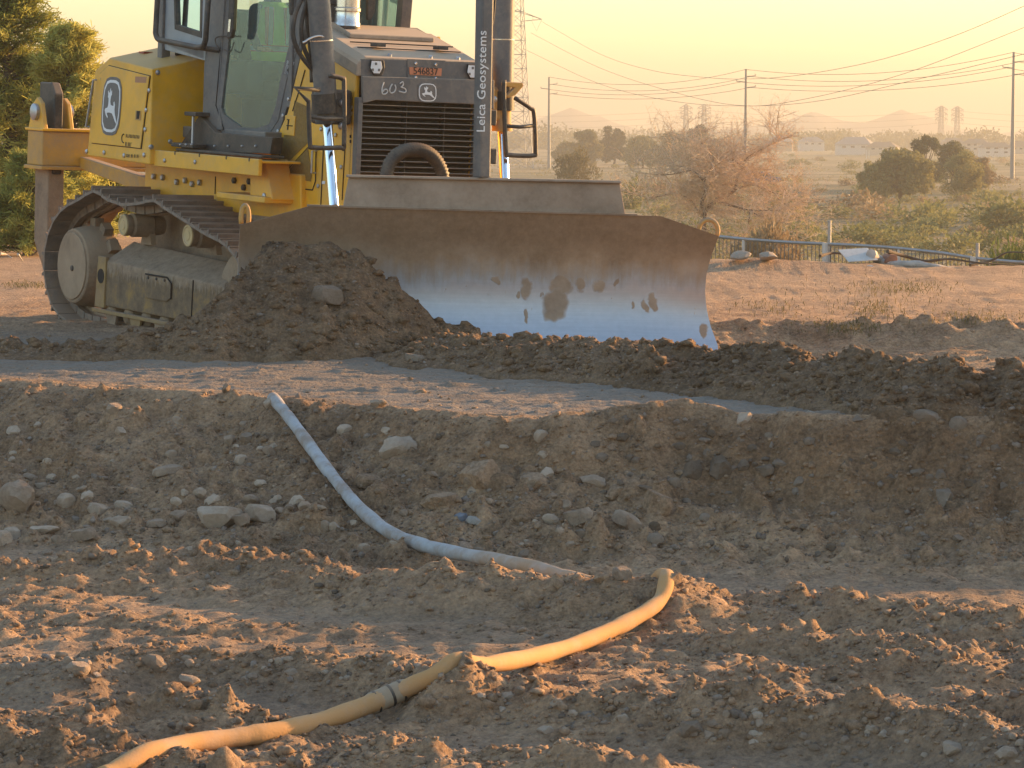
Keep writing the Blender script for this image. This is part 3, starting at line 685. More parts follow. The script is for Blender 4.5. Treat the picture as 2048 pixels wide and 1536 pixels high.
# raised centre strip and panel joints on the hood top
part(MB().prism([(1.55,-.46,3.07),(2.02,-.46,3.065),(2.34,-.46,2.97),(2.34,.46,2.97),(2.02,.46,3.065),(1.55,.46,3.07)], (0,0,.045)), 'hood_centre_panel', M_char2, hood, None, .01)
for vv in (-.38,.30): part(MB().box((2.58,vv,2.90),(2.70,vv+.10,2.93)), 'hinge', M_dark, hood, None, .005)
groove([(2.52,-.56,2.934),(2.52,.56,2.934)], None, hood, .006); groove([(2.66,-.56,2.886),(2.66,.56,2.886)], None, hood, .005)
for vv in (-.32,.12,.42): part(MB().lathe((2.84,vv,2.818), (.3,0,1), [(.025,0),(.02,.02)], 8), 'rivet', M_bolt, hood, 40)
part(MB().box((1.55,-.46,2.3),(2.02,.46,3.07)), 'cowl', M_char2, hood, None, .02)
part(MB().prism(FR([(721,118),(985,126),(985,160),(721,152)], U1-.01), (.012,0,0)), 'upper_front_panel', M_char, hood)
# side panels of the engine bay (yellow)
eng = MB(); ep = [(1.35,-.66,1.25),(2.86,-.66,1.25),(2.86,-.66,2.52),(2.0,-.66,2.78),(1.62,-.66,2.95),(1.35,-.66,2.2)]
ep2 = S([(541,420),(700,420),(713,150),(655,112),(640,60),(605,95),(575,225),(541,300)], -.66)
eng.prism(ep2, (0,.04,0)); engine = part(eng, 'engine_cover', M_yel, None, None, .01)
part(MB().prism(list(reversed([Vector((p.x, .66, p.z)) for p in ep2])), (0,-.04,0)), 'engine_cover', M_yel, None, None, .01)
part(MB().box((1.5,-.6,1.3),(2.6,.6,2.45)), 'engine_block', M_dark, engine)
sv = -.662
def rec(pts, name, mat, lift=.004): return part(MB().prism([p + nS*.0005 for p in S(pts, sv)], nS*lift), name, mat, engine, None, .002)
M_vent = pmat('perforated_vent', (.30,.17,.03), .7, 0, .2, 40, dust=.4, bmp=1.0, bscale=260)
rec([(589,201),(613,212),(616,286),(559,341),(560,300),(569,270),(586,265)], 'vent_panel', M_vent)
rec([(567,354),(616,295),(624,350),(622,363)], 'vent_panel', M_vent)
groove(S([(610,140),(601,172),(585,222)], sv-.003), nS, engine, .006); groove(S([(565,275),(559,300),(558,341)], sv-.003), nS, engine, .006)
groove(S([(566,350),(617,293)], sv-.006), nS, engine, .004)
groove(S([(550,372),(625,380),(631,362),(632,300)], sv-.003), nS, engine, .006); groove(S([(647,290),(641,420)], sv-.003), nS, engine, .006)
groove(S([(690,290),(684,400)], sv-.003), nS, engine, .005)
part(MB().prism([p+nS*.002 for p in S([(573,230),(593,232),(590,272),(568,270)], sv)], nS*.012), 'latch_plate', M_yel, engine, None, .004)
for a in ([(577,238),(583,239),(581,240),(577,240)],[(579,240),(581,240),(579,260),(577,260)],[(576,250),(588,251),(588,253),(576,252)]): part(MB().prism([p+nS*.014 for p in S(a, sv)], nS*.004), 'latch', M_blk, engine)
hp = S([(634,302),(632,346)], sv); part(MB().tube([hp[0], hp[0]+nS*.05, hp[1]+nS*.05, hp[1]], .011, 6), 'handle', M_bolt, engine, 40)
for q in [(578,198),(567,231),(557,262),(637,372),(683,334),(669,333),(672,270),(703,215),(703,227),(643,258)]: bolt(L(q[0],q[1],1,sv), nS, .02, engine)
for q in [(700,270),(700,280)]: part(MB().prism([p+nS*.001 for p in S([(q[0],q[1]),(q[0]+2.5,q[1]),(q[0]+2.5,q[1]+6),(q[0],q[1]+6)], sv)], nS*.004), 'slot', M_blk, engine)
part(MB().prism([p+nS*.001 for p in S([(645,362),(651,362),(650,368),(644,368)], sv)], nS*.003), 'sticker', M_white, engine)
# ---------------------------------------------------------------- grille
ug = U1
gfr = MB()
gfr.box((ug-.06,-HW+.02,1.45),(ug+.02,-HW+.07,2.43)); grille = part(gfr, 'grille', M_char, None, None, .006)
part(MB().box((ug-.06,HW-.10,1.45),(ug+.02,HW,2.43)), 'grille_post', M_char, grille, None, .006)
part(MB().box((ug-.14,-HW+.04,1.45),(ug-.12,HW-.04,2.43)), 'radiator_core', pmat('radiator_fins', (.07,.048,.028), .7, .1, .3, 30, dust=.4, dcol=(.13,.09,.055), bmp=.6, bscale=200), grille)
M_lou = pmat('dark_brown_louver', (.05,.034,.02), .6, .1, .3, 8, dust=.2, dcol=(.10,.07,.045))
lv0, lv1 = L(830,213,0,ug).z, L(830,346,0,ug).z
for k in range(13):
    z = lv0 + (lv1-lv0)*k/12
    part(MB().prism([(ug-.10,-HW+.05,z-.030),(ug-.005,-HW+.05,z-.004),(ug-.005,-HW+.05,z+.004),(ug-.10,-HW+.05,z-.022)], (0,2*HW-.14,0)), 'louver', M_lou, grille)
    part(MB().tube([(ug-.003,-HW+.05,z),(ug-.003,HW-.09,z)], .0045, 5), 'louver_edge', M_char, grille)
for x in (812,888): vv = L(x,280,0,ug).y; part(MB().box((ug-.10,vv-.003,1.45),(ug-.006,vv+.003,2.40)), 'grille_rib', M_lou, grille)
# upper front panels
part(MB().prism(FR([(721,152),(985,160),(985,219),(952,209),(748,200),(730,205),(722,206)], ug), (.035,0,0)), 'front_panel', M_char, hood, None, .008)
uf = ug+.036
def fmap_h(a, b): return L(836 + a*37.5, 165 + a*1.2 + b*38.5, 0, uf)
emblem(fmap_h, nF, 'dark square emblem with a pale leaping deer above the grille')
def chalk(pts): return MB().tube(catmull([L(720 + x/6.4, 110 + y/6.4, 0, uf+.002) for x, y in pts], 4), .0065, 5)
M_chalk = pmat('chalk', (.55,.54,.52), .9, 0, .2, 60)
for ch in ([(305,350),(285,410),(280,470),(295,500),(330,495),(355,465),(340,440),(310,445),(290,470)],
           [(415,370),(390,410),(380,460),(400,485),(440,470),(458,420),(445,380)],
           [(510,365),(545,345),(555,375),(535,405),(525,412),(565,425),(588,455),(570,480),(495,465)]):
    part(chalk(ch), 'chalk_digit', M_chalk, hood)
pt = FR([(818,134),(883,137),(882,152),(819,149)], ug+.012)
part(MB().prism(FR([(814,118),(890,121),(890,160),(814,157)], ug+.002), (.008,0,0)), 'plate_backing', M_char, hood)
npl = part(MB().prism(pt, (.006,0,0)), 'number_plate', M_orange, hood)
pc = sum(pt, Vector())/4; px_ = (pt[1]-pt[0]).normalized(); pz = (pt[0]-pt[3]).normalized()
text('plate_number', '546837', .095, M_ink, basis(pc+Vector((.0085,0,0)), px_*.95, pz), npl)
for q in [(831,127),(871,129),(831,155),(871,157)]: bolt(L(q[0],q[1],0,ug+.012), nF, .015, hood, M_chrome)
for ox, oy in ((0,0),(193.5,8.5)):
    lamp = part(MB().prism(FR([(740+ox,119+oy),(765+ox,120+oy),(767+ox,136+oy),(761+ox,151+oy),(745+ox,150+oy),(739+ox,136+oy)], ug+.002), (.03,0,0)), 'headlight', M_dark, None, None, .006)
    part(MB().prism(FR([(743+ox,122+oy),(762+ox,123+oy),(764+ox,136+oy),(759+ox,147+oy),(747+ox,146.5+oy),(741+ox,136+oy)], ug+.033), (.006,0,0)), 'lens', M_lens, lamp, None, .003)
    for lx, ly in ((752,127.5),(745.5,139.5),(758,140)): part(MB().prism(FR([(lx-2+ox,ly-2.5+oy),(lx+2+ox,ly-2.5+oy),(lx+2+ox,ly+2.5+oy),(lx-2+ox,ly+2.5+oy)], ug+.0395), (.003,0,0)), 'bulb', M_char, lamp)
# corrugated hose looping up in front of the grille
hu = 3.35
hc = [L(x, y, 0, hu) for x, y in ((772,385),(774,345),(785,318),(806,303),(828,299),(850,303),(870,318),(884,345),(888,385))]
hpth = catmull(hc, 10); part(MB().tube(hpth, [.060 + .007*(1 if k % 2 else -1) for k in range(len(hpth))], 12), 'wrapped_hose', M_rub, None, True)
# exhaust stack and pre-cleaner
ex = L(693,76,0,1.95); ex.z = 3.02
stack = part(MB().lathe(ex, (0,0,1), [(.125,0),(.125,.10),(.118,.11),(.118,.2),(.128,.21),(.128,.235),(.118,.245),(.118,1.0)], 24), 'exhaust_stack', M_chromed, None, 40)
part(MB().lathe(ex, (0,0,1), [(.132,.0),(.132,.07)], 24), 'clamp_band', M_dark, stack, 40)
pcx = L(664,55,0,1.80); part(MB().lathe((pcx.x,pcx.y,3.0), (0,0,1), [(.10,0),(.10,.28),(.12,.29),(.12,.36),(.06,.4)], 20), 'air_precleaner', M_dark, None, 40)

# ---------------------------------------------------------------- lift cylinders with guards
def cylinder(sg):
    v0 = sg*.985; ub = 2.75
    if sg < 0: top, tr, neck, foot = L(626,-40,0,ub), L(648,200,0,ub), L(655,246,0,ub), L(668,412,0,ub+.25)
    else: top, tr, neck, foot = L(1006,-40,0,ub), L(1005,195,0,ub), L(1004,262,0,ub), L(1013,420,0,ub+.25)
    top.z += .35; ax = (neck - top).normalized()
    cy = part(MB().lathe(top, ax, [(.06,-.02),(.100,0),(.105,.04),(.105,(tr-top).length)], 20), 'lift_cylinder', M_char, None, 40)
    part(MB().tube([tr-ax*.06, tr+ax*.12], [.115,.115], 20), 'trunnion_collar', M_dark, cy, 40)
    part(MB().lathe(tr + ax*.12, ax, [(.085,0),(.085,(neck-tr).length-.2),(.098,(neck-tr).length-.18),(.098,(neck-tr).length-.12)], 18), 'gland', M_dark if sg < 0 else M_yel2, cy, 40)
    part(MB().tube([neck, foot], .047, 16), 'rod', M_chrome, cy, 40)
    part(MB().tube([top + ax*((tr-top).length*.62), top + ax*((tr-top).length*.62+.012)], .109, 20), 'strap', M_chromed, cy, 40)
    # yoke that carries it on the frame
    yk = MB(); yk.box((tr.x-.22, tr.y - .02 if sg < 0 else tr.y-.27, tr.z-.22),(tr.x+.06, tr.y+.27 if sg < 0 else tr.y+.02, tr.z+.10)); part(yk, 'yoke', M_dark if sg < 0 else M_yel2, cy, None, .03)
    for dzz in (0.0,-.21): part(MB().lathe((tr.x+.07, tr.y+.15*(-sg)*1.0, tr.z-.02+dzz), (1,0,0), [(.035,0),(.03,.03),(.01,.04)], 12), 'bolt', M_bolt, cy, 40)
    ug_ = ub+.22
    if sg < 0:
        lp = [(639,180),(590,176),(617,203),(620,285),(627,295),(680,295),(688,287),(688,170),(684,157),(658,151)]; cr = [(624,234),(650,238),(686,237)]
    else:
        lp = [(1007,163),(1042,165),(1022,188),(1005,172),(1008,290),(1014,308),(1020,311),(1062,313),(1070,306),(1068,225),(1060,215),(1028,195)]; cr = [(1012,252),(1040,254),(1068,251)]
        lp = [(1030,196),(1060,216),(1068,228),(1071,300),(1066,311),(1020,310),(1012,302),(1008,200),(1008,160)]
    pth = catmull([L(x, y, 0, ug_) for x, y in lp], 5) if sg > 0 else [L(x, y, 0, ug_) for x, y in lp[:3]] + catmull([L(x, y, 0, ug_) for x, y in lp[2:]], 4)[1:]
    part(MB().tube(pth, .022, 8), 'guard_bar', M_dark, cy, True)
    part(MB().tube([L(x, y, 0, ug_) for x, y in cr], .018, 8), 'guard_crossbar', M_dark, cy, True)
    if sg > 0: part(MB().prism(FR([(1002,163),(1040,165),(1042,172),(1026,190),(1010,196),(1008,190),(1024,175),(1002,172)], ug_-.1), (.05,0,0)), 'bracket', M_yel2, cy, None, .008)
    return cy
cylinder(-1); cylinder(1)
for k, P in enumerate(([(607,-10),(590,30),(586,70),(598,105),(625,140),(640,150)], [(618,-10),(604,40),(604,80),(616,115),(632,135)], [(610,-10),(616,60),(622,110),(624,165)])):
    part(MB().tube(catmull([L(x, y, 0, 2.70-.03*k) for x, y in P], 6), .022, 8), 'hydraulic_hose', M_rub, None, True)
part(MB().tube(catmull([L(x, y, 0, 2.84) for x, y in ((606,86),(622,76),(640,72),(655,78))], 5), .012, 6), 'hose_strap', M_chromed, None, True)
for P in ([(985,-10),(983,40),(976,90)], [(990,-10),(987,30),(980,70),(978,110)]):
    part(MB().tube(catmull([L(x, y, 0, 3.6) for x, y in P], 5), .014, 6), 'sensor_cable', M_rub, None, True)

# ---------------------------------------------------------------- blade (own plane, angled on the machine and tilted)
BN = Vector((math.sin(BLADE_AZ), -math.cos(BLADE_AZ), 0)); TILT = math.radians(1.6)
BX = Vector((math.cos(BLADE_AZ)*math.cos(TILT), math.sin(BLADE_AZ)*math.cos(TILT), -math.sin(TILT))); BZ = BX.cross(-BN).normalized()
if BZ.z < 0: BZ = -BZ
B0 = Vector((BLADE_C[0], BLADE_C[1], 0))
DMi = DM.inverted()
def bl_px(x, y):                       # pixel -> (q along, w up) on the blade plane
    r = Vector(ray(x, y)); t = (B0 - Vector(CAM)).dot(BN)/r.dot(BN); p = Vector(CAM) + r*t - B0; return p.dot(BX), p.dot(BZ)
def bl(q, w, n=0.0): return DMi @ (B0 + BX*q + BZ*w + BN*n)
topl = [bl_px(*p) for p in ((480,450),(620,412),(1320,432),(1437,472))]
tq, tw = [a for a, _ in topl], [b_ for _, b_ in topl]
rgt = [bl_px(*p) for p in ((1443,692),(1431,655),(1424,620),(1420,585),(1421,545),(1428,505),(1437,472))]
wbot = -.25
def prof(k):                            # concave face: depth behind the front plane for k = 0 bottom .. 1 top
    return -.26*math.sin(math.pi*min(1, k*.92+.04))**1.15 + .04*k
NQ, NW = 72, 22; bv, bf = [], []
for back in (0, 1):
    for i in range(NW+1):
        k = i/NW
        for j in range(NQ+1):
            s_ = j/NQ; q0, q1 = tq[0], tq[-1]
            wt = float(np.interp(q0 + (q1-q0)*s_, tq, tw)); w = wbot + (wt-wbot)*k
            r1 = float(np.interp(w, [b_ for _, b_ in rgt], [a for a, _ in rgt]))
            q = q0 + (r1-q0)*s_
            bv.append(bl(q, w, prof(k) - back*.05))
NN = (NQ+1)*(NW+1); idx = lambda i, j: i*(NQ+1)+j
for i in range(NW):
    for j in range(NQ):
        a = (idx(i,j), idx(i,j+1), idx(i+1,j+1), idx(i+1,j)); bf += [a, tuple(NN+x for x in reversed(a))]
for j in range(NQ): bf += [(idx(NW,j), idx(NW,j+1), NN+idx(NW,j+1), NN+idx(NW,j)), (idx(0,j+1), idx(0,j), NN+idx(0,j), NN+idx(0,j+1))]
for i in range(NW): bf += [(idx(i,0), idx(i+1,0), NN+idx(i+1,0), NN+idx(i,0)), (idx(i+1,NQ), idx(i,NQ), NN+idx(i,NQ), NN+idx(i+1,NQ))]
SMEAR = [[(1098,590),(1112,586),(1130,588),(1141,600),(1138,618),(1128,632),(1117,630),(1115,618),(1109,622),(1107,636),(1100,626),(1095,608)], [(1110,560),(1128,556),(1150,560),(1142,580),(1128,590),(1116,582)],
 [(1050,568),(1062,560),(1074,560),(1062,578),(1054,592),(1046,588)], [(1038,580),(1044,582),(1042,598),(1037,594)], [(1056,630),(1060,632),(1062,646),(1056,648)], [(1294,606),(1303,604),(1304,626),(1297,626),(1293,618)], [(1308,598),(1322,590),(1320,606),(1312,616)], [(1270,604),(1277,606),(1274,616),(1269,612)], [(1160,562),(1168,560),(1176,572),(1168,588),(1160,580)], [(1196,565),(1216,560),(1220,572),(1210,588),(1200,580)], [(1238,566),(1244,564),(1244,582),(1239,580)], [(1412,660),(1422,664),(1420,680),(1410,676)], [(990,556),(1004,552),(1008,560),(996,566)]]
def blade_mat():
    """mud-stained brown paint above, scoured bright steel below with a ragged border and hanging smears"""
    m, nt, b = nodes('blade_steel'); at_ = N(nt, 'ShaderNodeUVMap'); at_.uv_map = 'blade'; uv = at_.outputs[0]
    sx_ = N(nt, 'ShaderNodeSeparateXYZ'); nt.links.new(uv, sx_.inputs[0]); q, w = sx_.outputs[0], sx_.outputs[1]
    co = uv
    big = noise(nt, stretch(nt, co, (1.0, .6, 1)), 1.6, 6, .6); drip = noise(nt, stretch(nt, co, (5, .9, 1)), 2.2, 5, .65); fine = noise(nt, co, 14, 8, .7)
    # height of the scoured zone varies along the blade; above it a grey dust film, then brown
    lim = math_(nt, 'ADD', math_(nt, 'MULTIPLY', math_(nt, 'SUBTRACT', big, .5), .30), math_(nt, 'MULTIPLY', math_(nt, 'SUBTRACT', drip, .5), .34))
    h = math_(nt, 'ADD', w, lim)
    film = ramp(nt, h, [(.52, 0.0), (.66, 1.0)]); mud = ramp(nt, math_(nt, 'ADD', h, math_(nt, 'MULTIPLY', math_(nt, 'SUBTRACT', fine, .5), .1)), [(.57, 0.0), (.80, 1.0)])
    sm = None
    wv = N(nt, 'ShaderNodeTexNoise'); wv.inputs['Scale'].default_value = 7; wv.inputs['Detail'].default_value = 6; nt.links.new(uv, wv.inputs['Vector'])
    wsub = N(nt, 'ShaderNodeVectorMath', operation='SUBTRACT'); nt.links.new(wv.outputs['Color'], wsub.inputs[0]); wsub.inputs[1].default_value = (.5,.5,.5)
    wmul = N(nt, 'ShaderNodeVectorMath', operation='MULTIPLY'); nt.links.new(wsub.outputs[0], wmul.inputs[0]); wmul.inputs[1].default_value = (.14,.24,0)
    wadd = N(nt, 'ShaderNodeVectorMath', operation='ADD'); nt.links.new(uv, wadd.inputs[0]); nt.links.new(wmul.outputs[0], wadd.inputs[1])
    for P in SMEAR:                                                  # caked mud left hanging on the scoured steel
        Q = [bl_px(*p) for p in P]; qs = [a for a, _ in Q]; ws = [a for _, a in Q]; rq, rw = max(.02, (max(qs)-min(qs))/2*1.15), max(.03, (max(ws)-min(ws))/2*1.2)
        e = N(nt, 'ShaderNodeVectorMath', operation='SUBTRACT'); nt.links.new(wadd.outputs[0], e.inputs[0]); e.inputs[1].default_value = ((max(qs)+min(qs))/2, (max(ws)+min(ws))/2, 0)
        e2 = N(nt, 'ShaderNodeVectorMath', operation='MULTIPLY'); nt.links.new(e.outputs[0], e2.inputs[0]); e2.inputs[1].default_value = (1/rq, 1/rw, 0)
        e3 = N(nt, 'ShaderNodeVectorMath', operation='LENGTH'); nt.links.new(e2.outputs[0], e3.inputs[0])
        k = N(nt, 'ShaderNodeMapRange'); nt.links.new(e3.outputs['Value'], k.inputs[0]); k.inputs[1].default_value = 1.15; k.inputs[2].default_value = .75
        sm = k.outputs[0] if sm is None else math_(nt, 'MAXIMUM', sm, k.outputs[0])
    spk = ramp(nt, noise(nt, stretch(nt, co, (3.2, 1.5, 1)), 4.5, 4, .6), [(.66, 0.0), (.70, 1.0)])
    sm = math_(nt, 'MAXIMUM', sm, math_(nt, 'MULTIPLY', math_(nt, 'MULTIPLY', spk, .8), ramp(nt, w, [(.22, 0.0), (.42, 1.0)])))
    sm = math_(nt, 'MULTIPLY', sm, .85); mud = math_(nt, 'MAXIMUM', mud, sm); film = math_(nt, 'MAXIMUM', film, sm)
    scr = noise(nt, stretch(nt, co, (.35, 14, 1)), 3.0, 6, .7)
    steel = mix(nt, scr, mix(nt, fine, (.30,.325,.37), (.44,.47,.53)), mix(nt, fine, (.46,.49,.55), (.60,.64,.71)))
    grey = mix(nt, fine, (.32,.28,.25), (.47,.42,.385))
    brown = ramp(nt, noise(nt, co, 2.2, 9, .72), [(.30, (.22,.142,.086)), (.52, (.36,.25,.163)), (.72, (.48,.36,.26))])
    dustc = ramp(nt, noise(nt, stretch(nt, co, (.7, 1.6, 1)), 1.3, 4, .55), [(.50, 0.0), (.68, 1.0)])
    brown = mix(nt, math_(nt, 'MULTIPLY', dustc, .5), brown, (.46,.365,.29))
    up_ = ramp(nt, math_(nt, 'ADD', w, math_(nt, 'MULTIPLY', math_(nt, 'SUBTRACT', big, .5), .5)), [(.78, 0.0), (.98, 1.0)])
    brown = mix(nt, math_(nt, 'MULTIPLY', up_, .75), brown, ramp(nt, fine, [(.3, (.17,.108,.064)), (.7, (.29,.196,.122))]))
    nt.links.new(mix(nt, mud, mix(nt, film, steel, grey), brown), b.inputs['Base Color'])
    nt.links.new(math_(nt, 'MULTIPLY', math_(nt, 'SUBTRACT', 1, film), .68), b.inputs['Metallic'])
    r = math_(nt, 'MULTIPLY_ADD', film, .38); r.node.inputs[2].default_value = .42; nt.links.new(r, b.inputs['Roughness'])
    bump(nt, b, math_(nt, 'ADD', math_(nt, 'MULTIPLY', mud, .4), math_(nt, 'MULTIPLY', math_(nt, 'MULTIPLY', fine, mud), .6)), .4, .012)
    return m
me = bpy.data.meshes.new('blade'); me.from_pydata([tuple(v) for v in bv], [], bf); me.update()
uvl = me.uv_layers.new(name='blade'); DMn = DM
for lp_ in me.loops:
    p = DMn @ me.vertices[lp_.vertex_index].co - B0; uvl.data[lp_.index].uv = (p.dot(BX), p.dot(BZ))
M_blade = blade_mat(); blade = link('blade', me, M_blade, D, 50)
M_bladeb = pmat('blade_brown', (.22,.148,.094), .8, 0, .35, 2.5, dust=.7, dcol=(.38,.28,.20), bmp=.4, bscale=30)
sg_ = [bl_px(*p) for p in ((686,413),(700,354),(1244,366),(1252,424))]
part(MB().loft([[bl(q, w, n) for q, w, n in ((sg_[0][0],sg_[0][1]-.02,-.02),(sg_[3][0],sg_[3][1]-.02,-.02),(sg_[2][0],sg_[2][1],-.10),(sg_[1][0],sg_[1][1],-.10))],
                [bl(q, w, n-.04) for q, w, n in ((sg_[0][0],sg_[0][1]-.02,-.02),(sg_[3][0],sg_[3][1]-.02,-.02),(sg_[2][0],sg_[2][1],-.10),(sg_[1][0],sg_[1][1],-.10))]]), 'spill_guard', M_bladeb, blade, None, .008)
part(MB().loft([[bl(q, w, n) for q, w, n in ((sg_[1][0]-.02,sg_[1][1]-.005,-.06),(sg_[2][0]+.01,sg_[2][1]-.005,-.06),(sg_[2][0]+.01,sg_[2][1]+.02,-.07),(sg_[1][0]-.02,sg_[1][1]+.02,-.07))],
                [bl(q, w, n-.12) for q, w, n in ((sg_[1][0]-.02,sg_[1][1]-.005,-.06),(sg_[2][0]+.01,sg_[2][1]-.005,-.06),(sg_[2][0]+.01,sg_[2][1]+.02,-.07),(sg_[1][0]-.02,sg_[1][1]+.02,-.07))]]), 'guard_lip', M_bladeb, blade, None, .008)
part(MB().loft([[bl(tq[1]-.02, tw[1]-.005, .03), bl(sg_[3][0]+.1, float(np.interp(sg_[3][0]+.1, tq, tw))-.005, .03), bl(sg_[3][0]+.1, float(np.interp(sg_[3][0]+.1, tq, tw))+.012, .03), bl(tq[1]-.02, tw[1]+.012, .03)],
                [bl(tq[1]-.02, tw[1]-.005, -.10), bl(sg_[3][0]+.1, float(np.interp(sg_[3][0]+.1, tq, tw))-.005, -.10), bl(sg_[3][0]+.1, float(np.interp(sg_[3][0]+.1, tq, tw))+.012, -.10), bl(tq[1]-.02, tw[1]+.012, -.10)]]), 'top_rib', M_bladeb, blade)
for (x, y, rx, ry, m_) in ((491,436,.035,.11,M_yel2), (1421,462,.09,.10,M_yel2)):
    q, w = bl_px(x, y); ringp = [bl(q + rx*math.cos(a), w + ry*math.sin(a), -.10) for a in np.linspace(-.5, math.pi+.5, 16)]
    part(MB().tube(ringp, .022, 8), 'lifting_eye', m_, blade, True)
# push frame between blade and tracks
for s_ in (-1, 1): part(MB().tube([(1.2, s_*.95, .55), (2.6, s_*.95, .55), (3.15, s_*.45, .55), (3.5, 0, .6)], .13, 8), 'push_arm', M_mud, None, 40)
part(MB().tube([(2.75,-.45,.9),(3.25,-.8,.9)], .08, 10), 'angle_cylinder', M_mud, None, 40)
part(MB().tube([(3.2,.45,.9),(3.9,.9,.9)], .08, 10), 'angle_cylinder', M_mud, None, 40)
# sensor mast standing on the blade, with its maker's name
mb0 = L(963,356,0,3.95); mb1 = L(963,-60,0,3.95); mb1.y = mb0.y - .05
mh = .062
mast = part(MB().prism([mb0+Vector((mh,-mh,0)), mb0+Vector((mh,mh,0)), mb0+Vector((-mh,mh,0)), mb0+Vector((-mh,-mh,0))], mb1-mb0), 'sensor_mast', M_char, None, None, .018)
tc = L(964,163,0,3.95+mh+.004); text('mast_lettering', 'Leica Geosystems', .125, M_white, basis(tc, (mb1-mb0).normalized()*1.0, (0,-1,0)), mast)
for y_ in (235,312): p = L(975,y_,0,3.93); part(MB().box((p.x-.05,p.y,p.z-.07),(p.x+.05,p.y+.07,p.z+.07)), 'mast_clamp', M_dark, mast, None, .01)

# ---------------------------------------------------------------- tracks
TP = 51
loop = [(-1.55,-.02),(-1.0,-.03),(0,-.03),(1.0,-.03),(1.6,.0),(1.98,.10),(2.20,.32),(2.24,.58),(2.10,.84),(1.80,1.0),(1.35,1.09),(.95,1.18),(.55,1.27),(.27,1.33),(-.05,1.29),(-.40,1.26),(-.75,1.29),(-1.08,1.35),(-1.45,1.25),(-1.80,1.14),(-2.05,.98),(-2.22,.72),(-2.22,.42),(-2.05,.16),(-1.80,.03)]
lc = catmull([(u, 0, w) for u, w in loop] + [(loop[0][0], 0, loop[0][1])], 14)
cum = [0.0]
for a, b_ in zip(lc[:-1], lc[1:]): cum.append(cum[-1] + (b_-a).length)
def on_loop(s):
    s %= cum[-1]; k = min(np.searchsorted(cum, s), len(lc)-1); k = max(k, 1); t = (s-cum[k-1])/max(1e-9, cum[k]-cum[k-1])
    return lc[k-1] + (lc[k]-lc[k-1])*t
pitch = cum[-1]/TP; SW = .33
sh = MB(); sh.box((-pitch*.50,-SW,-.012),(pitch*.47,SW,.016)); sh.prism([(-pitch*.50,-SW,.016),(-pitch*.30,-SW,.016),(-pitch*.36,-SW,.062),(-pitch*.47,-SW,.062)], (0,2*SW,0))
sh.box((pitch*.30,-SW,.016),(pitch*.40,SW,.03))
sh.box((-pitch*.45,-.13,-.09),(pitch*.45,-.07,-.012)); sh.box((-pitch*.45,.07,-.09),(pitch*.45,.13,-.012))
shoe_me = bpy.data.meshes.new('track_shoe'); shoe_me.from_pydata(sh.v, [], sh.f); shoe_me.update(); shoe_me.materials.append(M_trk)
